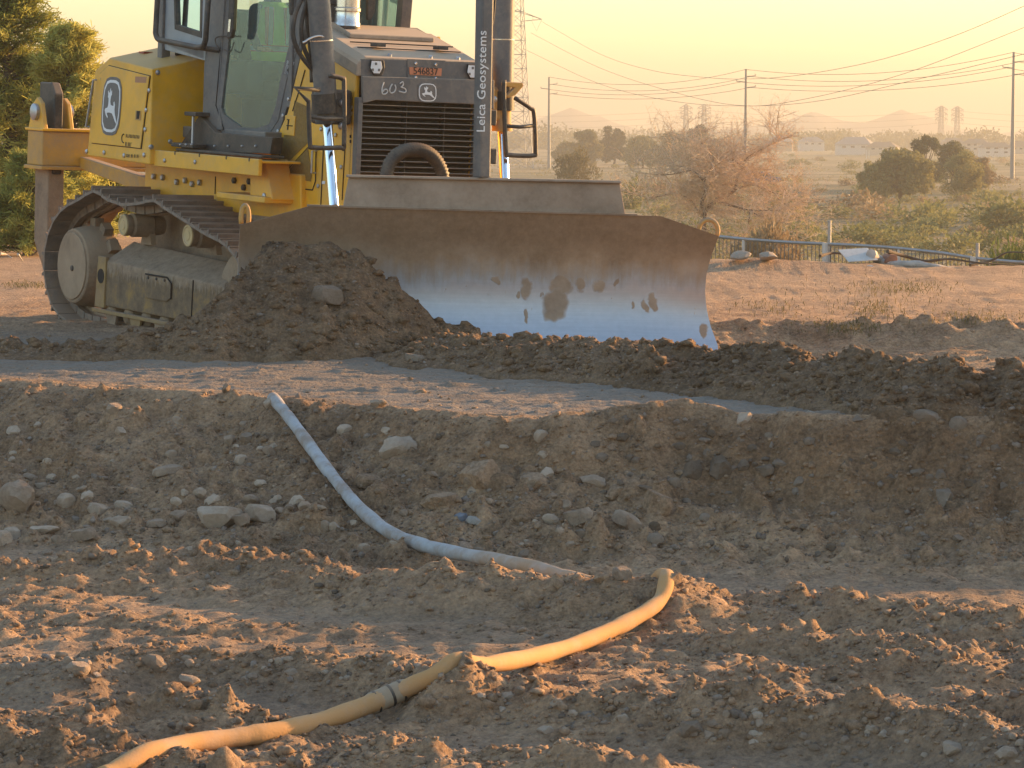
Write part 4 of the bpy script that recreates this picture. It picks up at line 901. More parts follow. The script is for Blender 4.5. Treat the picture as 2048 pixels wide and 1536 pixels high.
for sg in (-1, 1):
    vc = sg*1.09
    ch = MB(); ch.tube([Vector((p.x*.995, vc, p.z - .06*(1 if p.z > .5 else -1))) for p in [on_loop(i*pitch/2) for i in range(2*TP)]], .05, 6, closed=True)
    track = part(ch, 'track', M_mud, None, 50)
    for i in range(TP):
        a, b_ = on_loop(i*pitch - .02), on_loop(i*pitch + .02); t = (b_-a).normalized(); p = on_loop(i*pitch); n = Vector((t.z, 0, -t.x))
        o = link('track_shoe', shoe_me, None, track); o.matrix_local = Matrix([[t.x, 0, n.x, p.x], [0, 1, 0, vc], [t.z, 0, n.z, p.z], [0,0,0,1]])
    vo = sg*1.28
    # drive housing disc, idler, carrier and track rollers
    nO = Vector((0, sg, 0))
    spk = L(146,532,1,-1.34) if sg < 0 else Vector((spk_.x, 1.34, spk_.z)); spk_ = spk.copy()
    fd_ = part(MB().lathe(Vector((spk.x, sg*1.0, spk.z)), nO, [(.30,-.1),(.42,0),(.42,.2),(.40,.28),(.385,.335),(.37,.345),(.02,.35)], 32), 'final_drive', M_mud, None, 30)
    fd_['label'] = 'round dusty drive cover at the rear of the track'
    part(MB().lathe(Vector((spk.x, sg*1.35, spk.z)), nO, [(.345,-.004),(.345,.006),(.34,.010)], 32), 'drive_cover', pmat('pale_dust_cover', (.31,.215,.138), .8, 0, .25, 4, dust=.6, dcol=(.40,.285,.19)) if sg < 0 else M_mud, fd_, 30)
    part(MB().lathe(Vector((spk.x+.03, sg*1.36, spk.z-.02)), nO, [(.03,0),(.03,.012),(.015,.016)], 10), 'plug', M_dark, fd_, 40)
    tooth = MB()
    for k in range(12):
        a = 2*math.pi*k/12; M_ = Matrix.Translation((spk.x, sg*1.08, spk.z)) @ Matrix.Rotation(a, 4, 'Y'); tooth.box((-.06,-.05,.36),(.06,.05,.5), M_)
    part(tooth, 'sprocket_teeth', M_mud, fd_)['kind'] = 'stuff'
    part(MB().lathe((1.68, sg*1.0, .52), nO, [(.36,-.05),(.40,0),(.40,.18),(.36,.2),(.1,.24)], 28), 'front_idler', M_mud, None, 30)
    for x, y in ((246,450),(375,471)):
        p = L(x, y, 1, -1.30); cr_ = part(MB().lathe((p.x, sg*.86, p.z), nO, [(.09,0),(.10,.05),(.10,.12),(.12,.14),(.12,.34),(.10,.36),(.11,.40),(.11,.43)], 22), 'carrier_roller', M_mud, None, 35)
        part(MB().lathe((p.x, sg*1.29, p.z), nO, [(.105,0),(.105,.012),(.085,.016),(.08,.008),(.05,.008),(.045,.014),(.01,.014)], 22), 'roller_cap', M_cream, cr_, 25)
        part(MB().prism([(p.x-.12, sg*.98, .85),(p.x+.12, sg*.98, .85),(p.x+.06, sg*.98, p.z),(p.x-.06, sg*.98, p.z)], (0, sg*.06, 0)), 'roller_stand', M_mud, cr_)
    # track frame: long box with sloping top, end plate, lower rail, access cover
    v1, v2 = sg*1.30, sg*.98
    sf = [Vector((-1.02,v1,.20)),Vector((-1.02,v1,.66)),Vector((1.55,v1,.60)),Vector((1.75,v1,.42)),Vector((1.75,v1,.20))]
    si = [Vector((-1.02,v2,.20)),Vector((-1.02,v2,.86)),Vector((1.45,v2,.78)),Vector((1.75,v2,.48)),Vector((1.75,v2,.20))]
    tf = part(MB().loft([sf, si]), 'track_frame', M_frame, None, None, .015)
    if sg < 0: tf['label'] = 'mud-splashed track frame between the rollers'
    part(MB().prism([(-1.20,v1-sg*.02,.18),(-1.14,v1-sg*.02,.70),(-.96,v1-sg*.02,.70),(-.98,v1-sg*.02,.18)], (0, sg*.04, 0)), 'end_plate', M_tfr, tf, None, .006)
    part(MB().lathe((-1.06, v1+sg*.021, .50), nO, [(.075,-.002),(.075,.004)], 16), 'end_hole', M_blk, tf)
    part(MB().box((-1.2, min(v1, v1+sg*.05), .13),(1.6, max(v1, v1+sg*.05), .17)), 'lower_rail', M_tfr, tf, None, .006)
    cv = [(-.05,.36),(.42,.36),(.50,.40),(.50,.54),(.42,.58),(-.05,.58)]
    part(MB().prism([(u, v1+sg*.002, w) for u, w in cv], (0, sg*.014, 0)), 'access_cover', M_frame, tf, None, .004)
    groove([(-.06,v1+sg*.012,.595),(.42,v1+sg*.012,.595),(.51,v1+sg*.012,.545),(.51,v1+sg*.012,.39)], None, tf, .008)
    for q_ in (.02,.2,.38): part(MB().lathe((q_, v1+sg*.016, .565), nO, [(.016,0),(.014,.012)], 8), 'bolt', M_dark, tf, 40)
    groove([(.94,v1+sg*.004,.2),(.96,v1+sg*.004,.61)], None, tf, .007)
    for k in range(7):
        u = -.95 + k*.40
        part(MB().lathe((u, sg*.90, .13), nO, [(.10,0),(.12,.04),(.12,.26),(.10,.30),(.10,.34),(.06,.38)], 18), 'track_roller', M_mud, tf, 35)
    for k in range(4):
        u = -.78 + k*.55; part(MB().prism([(u-.13,v1,.14),(u+.13,v1,.14),(u+.06,v1,-.04),(u-.06,v1,-.04)], (0, sg*.03, 0)), 'roller_guard', M_tfr if k % 2 else M_mud, tf, None, .006)
# ------------------------------------------------------------------ operator in the cab
def person():
    M_skin = pmat('skin', (.45,.26,.18), .5); M_cloth = pmat('dark_work_clothes', (.035,.04,.055), .85, 0, .2, 12)
    M_vest = pmat('lime_vest', (.42,.80,.07), .7, 0, .1, 8); M_refl = pmat('grey_reflective_tape', (.42,.45,.46), .45); M_or = pmat('orange_trim', (.70,.16,.05), .6); M_hat = pmat('white_hard_hat', (.75,.75,.72), .4)
    J = dict(pel=(.0,0,2.66), wst=(-.03,0,2.86), che=(-.05,0,3.14), nec=(-.04,0,3.36), hed=(.0,0,3.50), crn=(.01,0,3.62))
    V, E, R = [], [], []
    def chain(pts, rs, start=None):
        k = start
        for p, r in zip(pts, rs):
            V.append(p); R.append(r); n = len(V)-1
            if k is not None: E.append((k, n))
            k = n
        return k
    chain([J['pel']], [(.17,.13)]); w = chain([J['wst'], J['che']], [(.16,.12),(.19,.13)], 0); nk = chain([J['nec'], J['hed'], J['crn']], [(.065,.065),(.10,.12),(.09,.11)], w)
    for s in (-1, 1):
        chain([(-.04,s*.20,3.27),(.10,s*.30,3.02),(.36,s*.36,2.86),(.45,s*.37,2.86)], [(.075,.075),(.058,.058),(.042,.042),(.035,.035)], w)
        chain([(.10,s*.11,2.64),(.50,s*.14,2.66),(.62,s*.15,2.24),(.76,s*.15,2.16)], [(.10,.10),(.075,.075),(.05,.05),(.045,.045)], 0)
    me = bpy.data.meshes.new('person'); me.from_pydata(V, E, []); o = bpy.data.objects.new('person', me); C.objects.link(o); me.materials.append(M_cloth)
    sk = o.modifiers.new('skin', 'SKIN'); sd = o.modifiers.new('sub', 'SUBSURF'); sd.levels = sd.render_levels = 2
    for i, r in enumerate(R): me.skin_vertices[0].data[i].radius = r
    me.skin_vertices[0].data[0].use_root = True
    o.matrix_world = DM
    tag(o, 'seated operator in a lime reflective vest behind the cab door glass', 'person')
    def ring(z, a, b, dx, n=20): return [Vector((dx + a*math.cos(2*math.pi*k/n), b*math.sin(2*math.pi*k/n), z)) for k in range(n)]
    vest = MB().loft([ring(2.74,.165,.215,.0), ring(2.80,.17,.22,-.01), ring(2.9,.165,.215,-.03), ring(3.1,.17,.235,-.05), ring(3.24,.15,.235,-.05), ring(3.33,.09,.14,-.04)]).build('vest', M_vest, o, 60)
    MB().loft([ring(2.84,.174,.224,-.02), ring(2.89,.172,.222,-.03)]).build('tape', M_refl, vest, 60)
    for z in (2.832, 2.890): MB().loft([ring(z,.176,.226,-.022), ring(z+.010,.176,.226,-.024)]).build('tape_edge', M_or, vest, 60)
    for s in (-1, 1):
        MB().box((-.02,s*.10-.03,2.9),(.135,s*.10+.03,3.28)).build('tape', M_refl, vest, None, .02)
        MB().box((-.02,s*.10-.042,2.9),(.128,s*.10+.042,3.28)).build('tape_edge', M_or, vest, None, .02)
        h = MB()
        h.loft([[Vector((x, s*.37+y, z)) for y, z in ((-.04,2.84),(.04,2.84),(.04,2.875),(-.04,2.875))] for x in (.44,.53)])
        for q, (yy, ln) in enumerate(((-.034,.065),(-.011,.08),(.012,.075),(.034,.055))):
            h.tube([(.52, s*.37+yy, 2.86), (.52+ln*.6, s*.37+yy, 2.855), (.52+ln*.9, s*.37+yy, 2.83)], [.009,.009,.007], 6)
        h.tube([(.46, s*.37-s*.04, 2.86), (.50, s*.37-s*.07, 2.85), (.54, s*.37-s*.075, 2.84)], [.011,.010,.008], 6)
        h.build('hand', M_skin, o, 60)
        MB().lathe((.02, s*.088, 3.52), (0,s,0), [(.03,0),(.028,.012),(.01,.016)], 8).build('ear', M_skin, o, 60)
        MB().lathe((.115, s*.034, 3.525), (1,0,0), [(.012,0),(.008,.006)], 8).build('eye', M_ink, o, 60)
    MB().loft([ring(3.37,.062,.06,-.02), ring(3.42,.075,.066,.015), ring(3.47,.105,.08,.02), ring(3.54,.115,.088,.01), ring(3.62,.10,.085,.0)]).build('face', M_skin, o, 80)
    MB().prism([(.118,0-.012,3.50),(.118,.012,3.50),(.118,0,3.55)], (.028,0,-.02)).build('nose', M_skin, o)
    MB().box((.112,-.025,3.452),(.124,.025,3.460)).build('mouth', pmat('lips', (.35,.15,.12)), o)
    hat = MB().lathe((0,0,3.56), (0,0,1), [(.135,0),(.14,.01),(.132,.02),(.128,.07),(.10,.13),(.05,.155),(.01,.16)], 20).build('hard_hat', M_hat, o, 60)
person()

# ------------------------------------------------------------------ fast quad / copy meshes
def arrays_mesh(name, co, faces, mat):
    me = bpy.data.meshes.new(name); k = faces.shape[1]
    me.vertices.add(len(co)); me.vertices.foreach_set('co', co.astype(np.float32).ravel())
    me.loops.add(faces.size); me.loops.foreach_set('vertex_index', faces.astype(np.int32).ravel())
    me.polygons.add(len(faces)); me.polygons.foreach_set('loop_start', np.arange(0, faces.size, k, dtype=np.int32))
    me.update(calc_edges=True)
    if mat: me.materials.append(mat)
    return me
def ico(sub):
    bm = bmesh.new(); bmesh.ops.create_icosphere(bm, subdivisions=sub, radius=1); bm.verts.ensure_lookup_table()
    v = np.array([x.co[:] for x in bm.verts]); f = np.array([[a.index for a in x.verts] for x in bm.faces]); bm.free(); return v, f
IC1, IC2, IC3 = ico(1), ico(2), ico(3)
def rand_rot(n, r):
    q = r.normal(size=(n, 4)); q /= np.linalg.norm(q, axis=1)[:,None]; w, x, y, z = q.T
    return np.stack([np.stack([1-2*(y*y+z*z), 2*(x*y-z*w), 2*(x*z+y*w)], -1), np.stack([2*(x*y+z*w), 1-2*(x*x+z*z), 2*(y*z-x*w)], -1), np.stack([2*(x*z-y*w), 2*(y*z+x*w), 1-2*(x*x+y*y)], -1)], 1)

# ------------------------------------------------------------------ loose clods and gravel (too many to count)
def density(x, y):
    r = bil(ROUGH, x, y); a = bil(ADD, x, y); w = bil(WET, x, y)
    return np.clip(.25 + .75*r + 1.2*(a > .03) - .75*w, .04, 1.5)
def scatter(name, n, smin, smax, mat, seed, label, dens=density, power=2.6, flat=.75, regions=None):
    r = np.random.default_rng(seed); xs, ys = [], []
    while sum(map(len, xs)) < n:
        # sample evenly over the picture rows rather than over the ground, so near and far read alike
        y = 1/r.uniform(1/29.0, 1/12.2, 40000); x = r.uniform(-.27, .27, 40000)*y
        k = r.uniform(0, 1.5, 40000) < dens(x, y); xs.append(x[k]); ys.append(y[k])
    x = np.concatenate(xs)[:n]; y = np.concatenate(ys)[:n]
    s = smin*(1-r.uniform(0, 1-(smin/smax)**power, n))**(-1/power)
    v, f = IC1; R = rand_rot(n, r); sc = s[:,None]*r.uniform(.65, 1.25, (n, 3)); sc[:,2] *= flat
    jit = 1 + r.uniform(-.48, .30, (n, len(v), 1))
    P = np.einsum('nij,vj->nvi', R, v)*jit*sc[:,None,:]
    P[:,:,0] += x[:,None]; P[:,:,1] += y[:,None]; P[:,:,2] += (bil(ZT, x, y) + s*flat*.10)[:,None]
    F = (f[None] + (np.arange(n)*len(v))[:,None,None]).reshape(-1, 3)
    o = link(name, arrays_mesh(name, P.reshape(-1, 3), F, mat), None); tag(o, label, 'soil', kind='stuff'); return o
M_clod = soil_mat('clod_soil', (.075,.045,.026), (.50,.33,.205), (.1,.1,.1), .5, False)
def stone_mat(name, a, b_, c):
    m, nt, bs = nodes(name); p = wpos(nt); oi = N(nt, 'ShaderNodeObjectInfo')
    f = math_(nt, 'ADD', math_(nt, 'MULTIPLY', noise(nt, p, 3.2, 3, .5), .6), math_(nt, 'MULTIPLY', noise(nt, p, 26, 8, .7), .4))
    f = math_(nt, 'ADD', f, math_(nt, 'MULTIPLY', math_(nt, 'SUBTRACT', oi.outputs['Random'], .5), .25))
    nt.links.new(ramp(nt, f, [(.34, a), (.5, b_), (.68, c)]), bs.inputs['Base Color']); bs.inputs['Roughness'].default_value = .88; bs.inputs['Specular IOR Level'].default_value = .3
    bump(nt, bs, noise(nt, p, 38, 9, .78), .9, .025); return m
M_stone = stone_mat('dusty_stone', (.27,.19,.13), (.42,.31,.222), (.56,.435,.33))
M_gravel = stone_mat('gravel_stone', (.17,.125,.09), (.36,.28,.22), (.58,.49,.41))
scatter('soil_crumbs', 35000, .008, .045, M_clod, 5, 'loose crumbs and clods of brown earth strewn over the ground')
scatter('heap_clods', 3600, .018, .075, M_heap, 8, 'broken clods lying loose on the pushed up soil', dens=lambda x, y: 1.5*(bil(ADD, x, y) > .05), power=2.0)
scatter('gravel', 9000, .008, .034, M_gravel, 6, 'scattered small grey and tan gravel on the earth', power=2.2, flat=.8)

# ------------------------------------------------------------------ stones and boulders
def rock_mesh(seed, base, cuts=9, rough=.10):
    r = np.random.default_rng(seed); v, f = base; P = v.copy()
    for _ in range(cuts):
        n = r.normal(size=3); n /= np.linalg.norm(n); d = r.uniform(.48, .80); h = P@n; k = h > d; P[k] -= np.outer((h[k]-d)*.92, n)
    q = pn(P[:,0]*2.3+seed, P[:,1]*2.3+P[:,2]*1.7, seed) + .5*pn(P[:,0]*5+seed, P[:,1]*5-P[:,2]*4, seed+1)
    P *= (1 + rough*q)[:,None]
    me = arrays_mesh('rock', P, f, M_stone); me.shade_smooth(); me.set_sharp_from_angle(angle=math.radians(24)); return me
ROCKS = [rock_mesh(k, IC3, 11 + k % 5) for k in range(10)]; STONES = [rock_mesh(40+k, IC2, 7, .08) for k in range(8)]
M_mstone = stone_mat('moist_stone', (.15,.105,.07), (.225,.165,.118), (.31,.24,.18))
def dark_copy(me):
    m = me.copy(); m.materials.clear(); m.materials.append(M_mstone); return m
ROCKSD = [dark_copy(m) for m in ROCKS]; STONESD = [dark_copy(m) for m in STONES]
def put_rock(x, y, w, h, label, group=None, name='rock', sink=.26, me=None, rot=None, mat=None):
    p = hit(x, y + h*.30); s = p.y/FPX; a, c = w*s/2*1.12, h*s/2*1.15
    o = bpy.data.objects.new(name, me or ROCKS[rnd.randrange(10)]); C.objects.link(o)
    if mat: o.data = o.data.copy(); o.data.materials.clear(); o.data.materials.append(mat)
    o.scale = (a, (a+c)/2*.9, c); o.rotation_euler = (rnd.uniform(-.15,.15), rot if rot is not None else rnd.uniform(-.35,.35), rnd.uniform(-.3,.3))
    o.location = (p.x, p.y + a*.35, p.z + c*(.62-sink)); tag(o, label, 'rock', group); return o
put_rock(34, 1003, 84, 78, 'large pale rounded boulder at the left edge, half sunk in the bank', sink=.2)
put_rock(435, 1034, 96, 74, 'broad flat-faced boulder low on the bank, biggest of its cluster')
put_rock(522, 1026, 68, 50, 'round grey boulder just right of the broad flat-faced one')
put_rock(482, 1040, 36, 36, 'small rounded rock wedged between the two biggest boulders of the left cluster')
put_rock(335, 940, 62, 28, 'long flat slab of stone lying across the middle of the left bank', rot=-.25)
put_rock(225, 816, 34, 38, 'pale angular stone near the top of the left bank')
put_rock(490, 876, 30, 38, 'upright angular stone, right one of a pair high on the bank')
put_rock(459, 880, 24, 36, 'upright narrow stone, left one of a pair high on the bank')
put_rock(802, 893, 84, 56, 'large smooth brown boulder in the bank right of the hose')
put_rock(1156, 1036, 68, 50, 'dome-shaped brown rock at the bank foot, left of the tilted angular one')
put_rock(1256, 1042, 66, 46, 'tilted angular brown rock at the bank foot', rot=.35)
put_rock(1100, 1042, 38, 28, 'small brown rock just left of the dome-shaped one')
put_rock(956, 1042, 46, 22, 'flat whitish stone at the bank foot beside a bluish one', mat=stone_mat('pale_stone', (.28,.25,.22), (.40,.36,.32), (.52,.48,.45)))
put_rock(922, 1036, 28, 24, 'small bluish grey stone beside the whitish flat one', mat=stone_mat('bluish_stone', (.15,.16,.18), (.23,.245,.28), (.32,.34,.38)))
put_rock(1182, 962, 62, 36, 'blunt brown rock standing proud in the middle of the bank')
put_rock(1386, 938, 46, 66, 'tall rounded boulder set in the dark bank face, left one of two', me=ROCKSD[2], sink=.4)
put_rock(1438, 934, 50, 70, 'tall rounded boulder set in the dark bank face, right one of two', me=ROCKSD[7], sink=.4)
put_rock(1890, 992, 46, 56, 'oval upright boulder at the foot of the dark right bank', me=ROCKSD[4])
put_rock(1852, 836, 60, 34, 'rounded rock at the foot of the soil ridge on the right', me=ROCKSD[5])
put_rock(1716, 838, 46, 18, 'flat rock at the foot of the soil ridge on the right', me=ROCKSD[6])
put_rock(1380, 1460, 62, 48, 'round grey boulder in the stony ridge at the lower right', sink=.1)
put_rock(1418, 1471, 30, 28, 'smaller grey rock touching the round boulder at the lower right', sink=.1)
put_rock(1906, 1500, 62, 36, 'pale wedge-shaped rock near the lower right corner', sink=.1)
put_rock(2010, 1512, 52, 38, 'tan lumpy rock in the lower right corner', sink=.1)
put_rock(1246, 1150, 40, 40, 'sunlit rock perched on the ridge just left of the hose bend', sink=.05)
put_rock(452, 777, 17, 24, 'small rock standing on the bank edge, lit on its right side', sink=.0)
put_rock(543, 803, 30, 30, 'knobbly clod at the bank edge where the hose comes over')
put_rock(755, 806, 34, 26, 'rounded rock on the bank edge right of the hose top')
put_rock(1487, 836, 40, 34, 'leaning rock on the bank edge beside the wet patch', rot=-.4)
put_rock(657, 592, 64, 58, 'big dust-covered rock tumbling in the soil pile', sink=.15, me=ROCKSD[3])
put_rock(826, 716, 44, 24, 'rounded rock at the toe of the soil pile', me=ROCKSD[1])
put_rock(150, 1336, 54, 48, 'squat brown rock in the stony ridge at the lower left')
put_rock(306, 1330, 54, 40, 'pointed grey rock in the stony ridge at the lower left', rot=.5)
put_rock(376, 1364, 44, 34, 'grey rock in front of the stony ridge at the lower left', sink=.1)
put_rock(586, 1346, 48, 28, 'flat grey rock in the ridge left of the hose joint')
put_rock(1188, 829, 8, 16, 'little stick-like stone standing on the bank edge', sink=-.1)
put_rock(1338, 1164, 58, 34, 'crusted clod lying on the hose where it bends round the ridge', None, 'earth_clod', .0, mat=M_clod)
put_rock(1205, 1156, 36, 24, 'crumbling clod on the ridge where the hose dips out of sight', None, 'earth_clod', .1, mat=M_clod)
CL = 'brown clod of earth bulging from the middle of the bank'
for x, y, w, h in ((962,952,84,82),(872,1000,86,60),(1066,962,80,60),(1310,1002,66,66),(1230,985,50,44),(640,915,44,46),(740,960,60,40)): put_rock(x, y, w, h, CL, 'clods in the bank', 'earth_clod', .35, mat=M_clod)
g1 = 'small brown stone among the rubble at the foot of the left bank'
for x, y, w, h in ((60,955,34,22),(80,972,30,20),(175,990,30,22),(162,978,24,16),(200,1020,52,34),(247,1010,38,26),(308,1021,22,18),(357,1034,40,30),(400,990,32,30),(372,985,20,22),(240,1046,48,30),(165,1070,56,38),(312,1046,40,24),(350,1005,26,22),(150,955,20,18),(425,1000,40,26),(590,1003,34,26),(575,1015,22,16),(610,1010,28,22),(272,1075,16,16),(25,1065,36,34),(115,1005,26,18),(215,1040,22,16),(500,1000,34,22),(640,1015,24,18),(85,1060,60,28),(130,1012,24,16)):
    put_rock(x, y, w, h, g1, 'rubble at the left bank foot', 'stone')
g2 = 'small stone embedded in the dark right bank face'
for x, y, w, h in ((1485,880,28,22),(1505,900,26,26),(1530,940,40,34),(1560,925,40,34),(1745,930,24,26),(1835,945,30,30),(1880,950,24,34),(1740,965,32,24),(1710,985,24,18),(1940,965,30,22),(2010,970,28,22),(1990,900,26,24),(1620,880,26,22),(1660,905,24,22),(1600,960,30,26),(1790,905,26,20),(1290,975,30,18),(1410,880,26,20),(1360,890,24,20),(1460,985,34,22)):
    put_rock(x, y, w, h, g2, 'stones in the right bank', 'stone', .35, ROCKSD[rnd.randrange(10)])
g3 = 'pebble in the stony ridge at the lower right'
rr_ = random.Random(21)
for k in range(60):
    x = rr_.uniform(1340, 2048); y = 1418 + (x-1340)*.065 + rr_.uniform(-8, 62); w = rr_.uniform(10, 28)
    put_rock(x, y, w, w*rr_.uniform(.6,.9), g3, 'pebbles in the lower right ridge', 'stone', .1, STONES[rr_.randrange(8)])
g4 = 'pebble in the stony ridge at the lower left'
for k in range(45):
    x = rr_.uniform(0, 860); y = rr_.uniform(1318, 1362); w = rr_.uniform(9, 24)
    put_rock(x, y, w, w*rr_.uniform(.6,.9), g4, 'pebbles in the lower left ridge', 'stone', .1, STONES[rr_.randrange(8)])
g5 = 'pebble scattered on the slope of the bank'
for k in range(125):
    x = rr_.uniform(0, 1500) if rr_.random() < .8 else rr_.uniform(1500, 2048); y = rr_.uniform(840, 1110); w = rr_.uniform(10, 30)*(1 if rr_.random() < .8 else 1.5)
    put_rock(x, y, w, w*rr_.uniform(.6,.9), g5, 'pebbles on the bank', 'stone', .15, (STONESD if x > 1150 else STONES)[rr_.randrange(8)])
g6 = 'stone in the dirt beside the hose in the foreground'
for x, y, w, h in ((1090,1465,34,24),(1015,1395,34,24),(960,1398,28,20),(1245,1440,24,26),(1110,1410,30,28),(925,1372,40,24),(870,1410,36,20),(1040,1385,26,22),(760,1395,20,16),(1005,1420,22,18),(1145,1430,22,18),(1190,1450,26,16),(1280,1470,18,16)):
    put_rock(x, y, w, h, g6, 'stones beside the hose', 'stone', .1)

# ------------------------------------------------------------------ water hose
hz = [(546,806),(566,826),(592,862),(622,908),(658,962),(700,1016),(742,1058),(772,1080),(810,1096),(860,1110),(920,1122),(1000,1136),(1080,1146),(1150,1153),(1225,1160),(1290,1160),(1335,1160),(1352,1178),(1346,1204),(1315,1232),(1260,1262),(1190,1292),(1110,1322),(1040,1342),(975,1348),(920,1346),(880,1360),(835,1384),(785,1408),(720,1438),(640,1464),(560,1484),(480,1494),(400,1498),(340,1506),(280,1528),(200,1570)]
HR = .043
hp_ = [hit(x, y) for x, y in hz]
hp_ = [Vector((p.x, p.y, zat(p.x, p.y) + HR*.75)) for p in hp_]
for i_ in (14,15,16): hp_[i_] = Vector((hp_[i_].x*1.02, hp_[i_].y+.42, zat(hp_[i_].x*1.02, hp_[i_].y+.42)+.01))
for _ in range(3): hp_ = [hp_[0]] + [(hp_[i-1]*.25 + hp_[i]*.5 + hp_[i+1]*.25) for i in range(1, len(hp_)-1)] + [hp_[-1]]
hpath = catmull(hp_, 6)
hpath = [Vector((p.x, p.y, max(p.z, zat(p.x, p.y) + HR*.35))) for p in hpath]
for _ in range(4): hpath = [hpath[0]] + [Vector((hpath[i].x, hpath[i].y, hpath[i-1].z*.3 + hpath[i].z*.4 + hpath[i+1].z*.3)) for i in range(1, len(hpath)-1)] + [hpath[-1]]
def hose_mat():
    m, nt, b = nodes('canvas_hose'); p = wpos(nt)
    f = noise(nt, p, 4.5, 7, .65); d = ramp(nt, f, [(.40, 0.0), (.62, 1.0)])
    c = mix(nt, math_(nt, 'MULTIPLY', d, .75), mix(nt, noise(nt, p, 22), (.36,.36,.365), (.48,.48,.485)), (.27,.19,.13))
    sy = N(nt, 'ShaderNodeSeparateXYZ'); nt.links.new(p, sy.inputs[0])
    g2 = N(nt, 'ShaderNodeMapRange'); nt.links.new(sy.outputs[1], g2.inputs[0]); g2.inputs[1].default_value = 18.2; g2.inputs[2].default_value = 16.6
    c = mix(nt, math_(nt, 'MULTIPLY', g2.outputs[0], math_(nt, 'MULTIPLY_ADD', f, .9)), c, (.50,.28,.12))  # near stretch: orange of sunlight and dirt put into the colour
    nt.links.new(c, b.inputs['Base Color']); b.inputs['Roughness'].default_value = .85; b.inputs['Specular IOR Level'].default_value = .2
    bump(nt, b, math_(nt, 'ADD', f, noise(nt, p, 90, 4)), .25, .01); return m
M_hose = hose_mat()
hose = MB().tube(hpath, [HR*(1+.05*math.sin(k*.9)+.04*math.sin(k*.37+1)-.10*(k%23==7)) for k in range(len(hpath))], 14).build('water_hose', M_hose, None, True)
tag(hose, 'long pale water hose snaking down the bank and across the foreground', 'hose')
k0 = 28*6; ax = (hpath[k0+3]-hpath[k0-3]).normalized(); c0 = hpath[k0]
cpl = MB().lathe(c0 - ax*.10, ax, [(HR*1.05,0),(HR*1.17,.02),(HR*1.17,.18),(HR*1.05,.20)], 18).build('coupling', pmat('dirty_aluminium', (.46,.37,.27), .6, .2, .2, 9, dust=.5), hose, 40)
for o_ in (.025,.08,.155): MB().lathe(c0 + ax*(o_-.10), ax, [(HR*1.18,0),(HR*1.26,.006),(HR*1.18,.014)], 18).build('clamp_ring', M_dark, cpl, 40)

# ------------------------------------------------------------------ foliage kit
def leaf_mat(name, a, b_, trans=.35):
    m, nt, bs = nodes(name); out = nt.nodes['Material Output']; p = wpos(nt); oi = N(nt, 'ShaderNodeObjectInfo')
    f = math_(nt, 'ADD', noise(nt, p, 1.7, 4), math_(nt, 'MULTIPLY', math_(nt, 'SUBTRACT', oi.outputs['Random'], .5), .3))
    c = ramp(nt, f, [(.35, a), (.65, b_)]); nt.links.new(c, bs.inputs['Base Color']); bs.inputs['Roughness'].default_value = .7; bs.inputs['Specular IOR Level'].default_value = .2
    t = N(nt, 'ShaderNodeBsdfTranslucent'); nt.links.new(c, t.inputs[0]); mx = N(nt, 'ShaderNodeMixShader'); mx.inputs[0].default_value = trans
    nt.links.new(bs.outputs[0], mx.inputs[1]); nt.links.new(t.outputs[0], mx.inputs[2]); nt.links.new(mx.outputs[0], out.inputs[0]); return m
def quads(name, c, ax, ln, wd, r, mat):
    """thin quads at points c along directions ax"""
    n = len(c); s = np.cross(ax, r.normal(size=(n, 3))); s /= np.linalg.norm(s, axis=1)[:,None] + 1e-9
    a = ax*(ln/2)[:,None]; b = s*(wd/2)[:,None]
    P = np.stack([c-a-b*.6, c-a+b*.6, c+a+b, c+a-b], 1).reshape(-1, 3)
    return arrays_mesh(name, P, np.arange(4*n).reshape(-1, 4), mat)
def unit(v): return v/(np.linalg.norm(v, axis=1)[:,None] + 1e-9)
def cloud(r, clumps, n):
    """points in ellipsoid clumps (x, y, z, rx, ry, rz), denser near their skins"""
    w = np.array([c[3]*c[4]*c[5] for c in clumps])**.7; k = r.choice(len(clumps), n, p=w/w.sum()); cl = np.array(clumps)[k]
    d = unit(r.normal(size=(n, 3))); rad = r.uniform(.25, 1, n)**.45
    return cl[:,:3] + d*rad[:,None]*cl[:,3:6]*(1+.12*r.normal(size=(n, 1))), d
def bush_mesh(seed, mat, n=420, leaf=.10, up=.45, flat=.62):
    r = np.random.default_rng(seed); m = r.integers(6, 10); cl = []
    for _ in range(m):
        a, q = r.uniform(0, 6.28), r.uniform(0, .62); cl.append((q*math.cos(a), q*math.sin(a), r.uniform(.22, .62)*flat*1.3, r.uniform(.22,.42), r.uniform(.22,.42), r.uniform(.18,.36)))
    c, d = cloud(r, cl, n); c[:,2] = np.maximum(c[:,2], .02)
    ax = unit(d + np.array([0,0,up]) + .5*r.normal(size=(n, 3)))
    return quads('bush', c, ax, leaf*r.uniform(.6, 1.6, n), leaf*.55*r.uniform(.6, 1.4, n), r, mat)
M_sage = leaf_mat('sage_green', (.16,.165,.055), (.30,.27,.10)); M_olive = leaf_mat('olive_green', (.125,.14,.042), (.25,.23,.08)); M_dry = leaf_mat('dry_brush', (.25,.175,.095), (.42,.30,.17), .25)
M_dkleaf = leaf_mat('dark_foliage', (.05,.058,.024), (.12,.12,.048)); M_bark = pmat('bark', (.10,.072,.05), .9, 0, .3, 8, bmp=.6, bscale=20)
BUSH = [bush_mesh(k, (M_sage, M_olive, M_sage, M_olive, M_dry, M_sage)[k % 6]) for k in range(6)] 

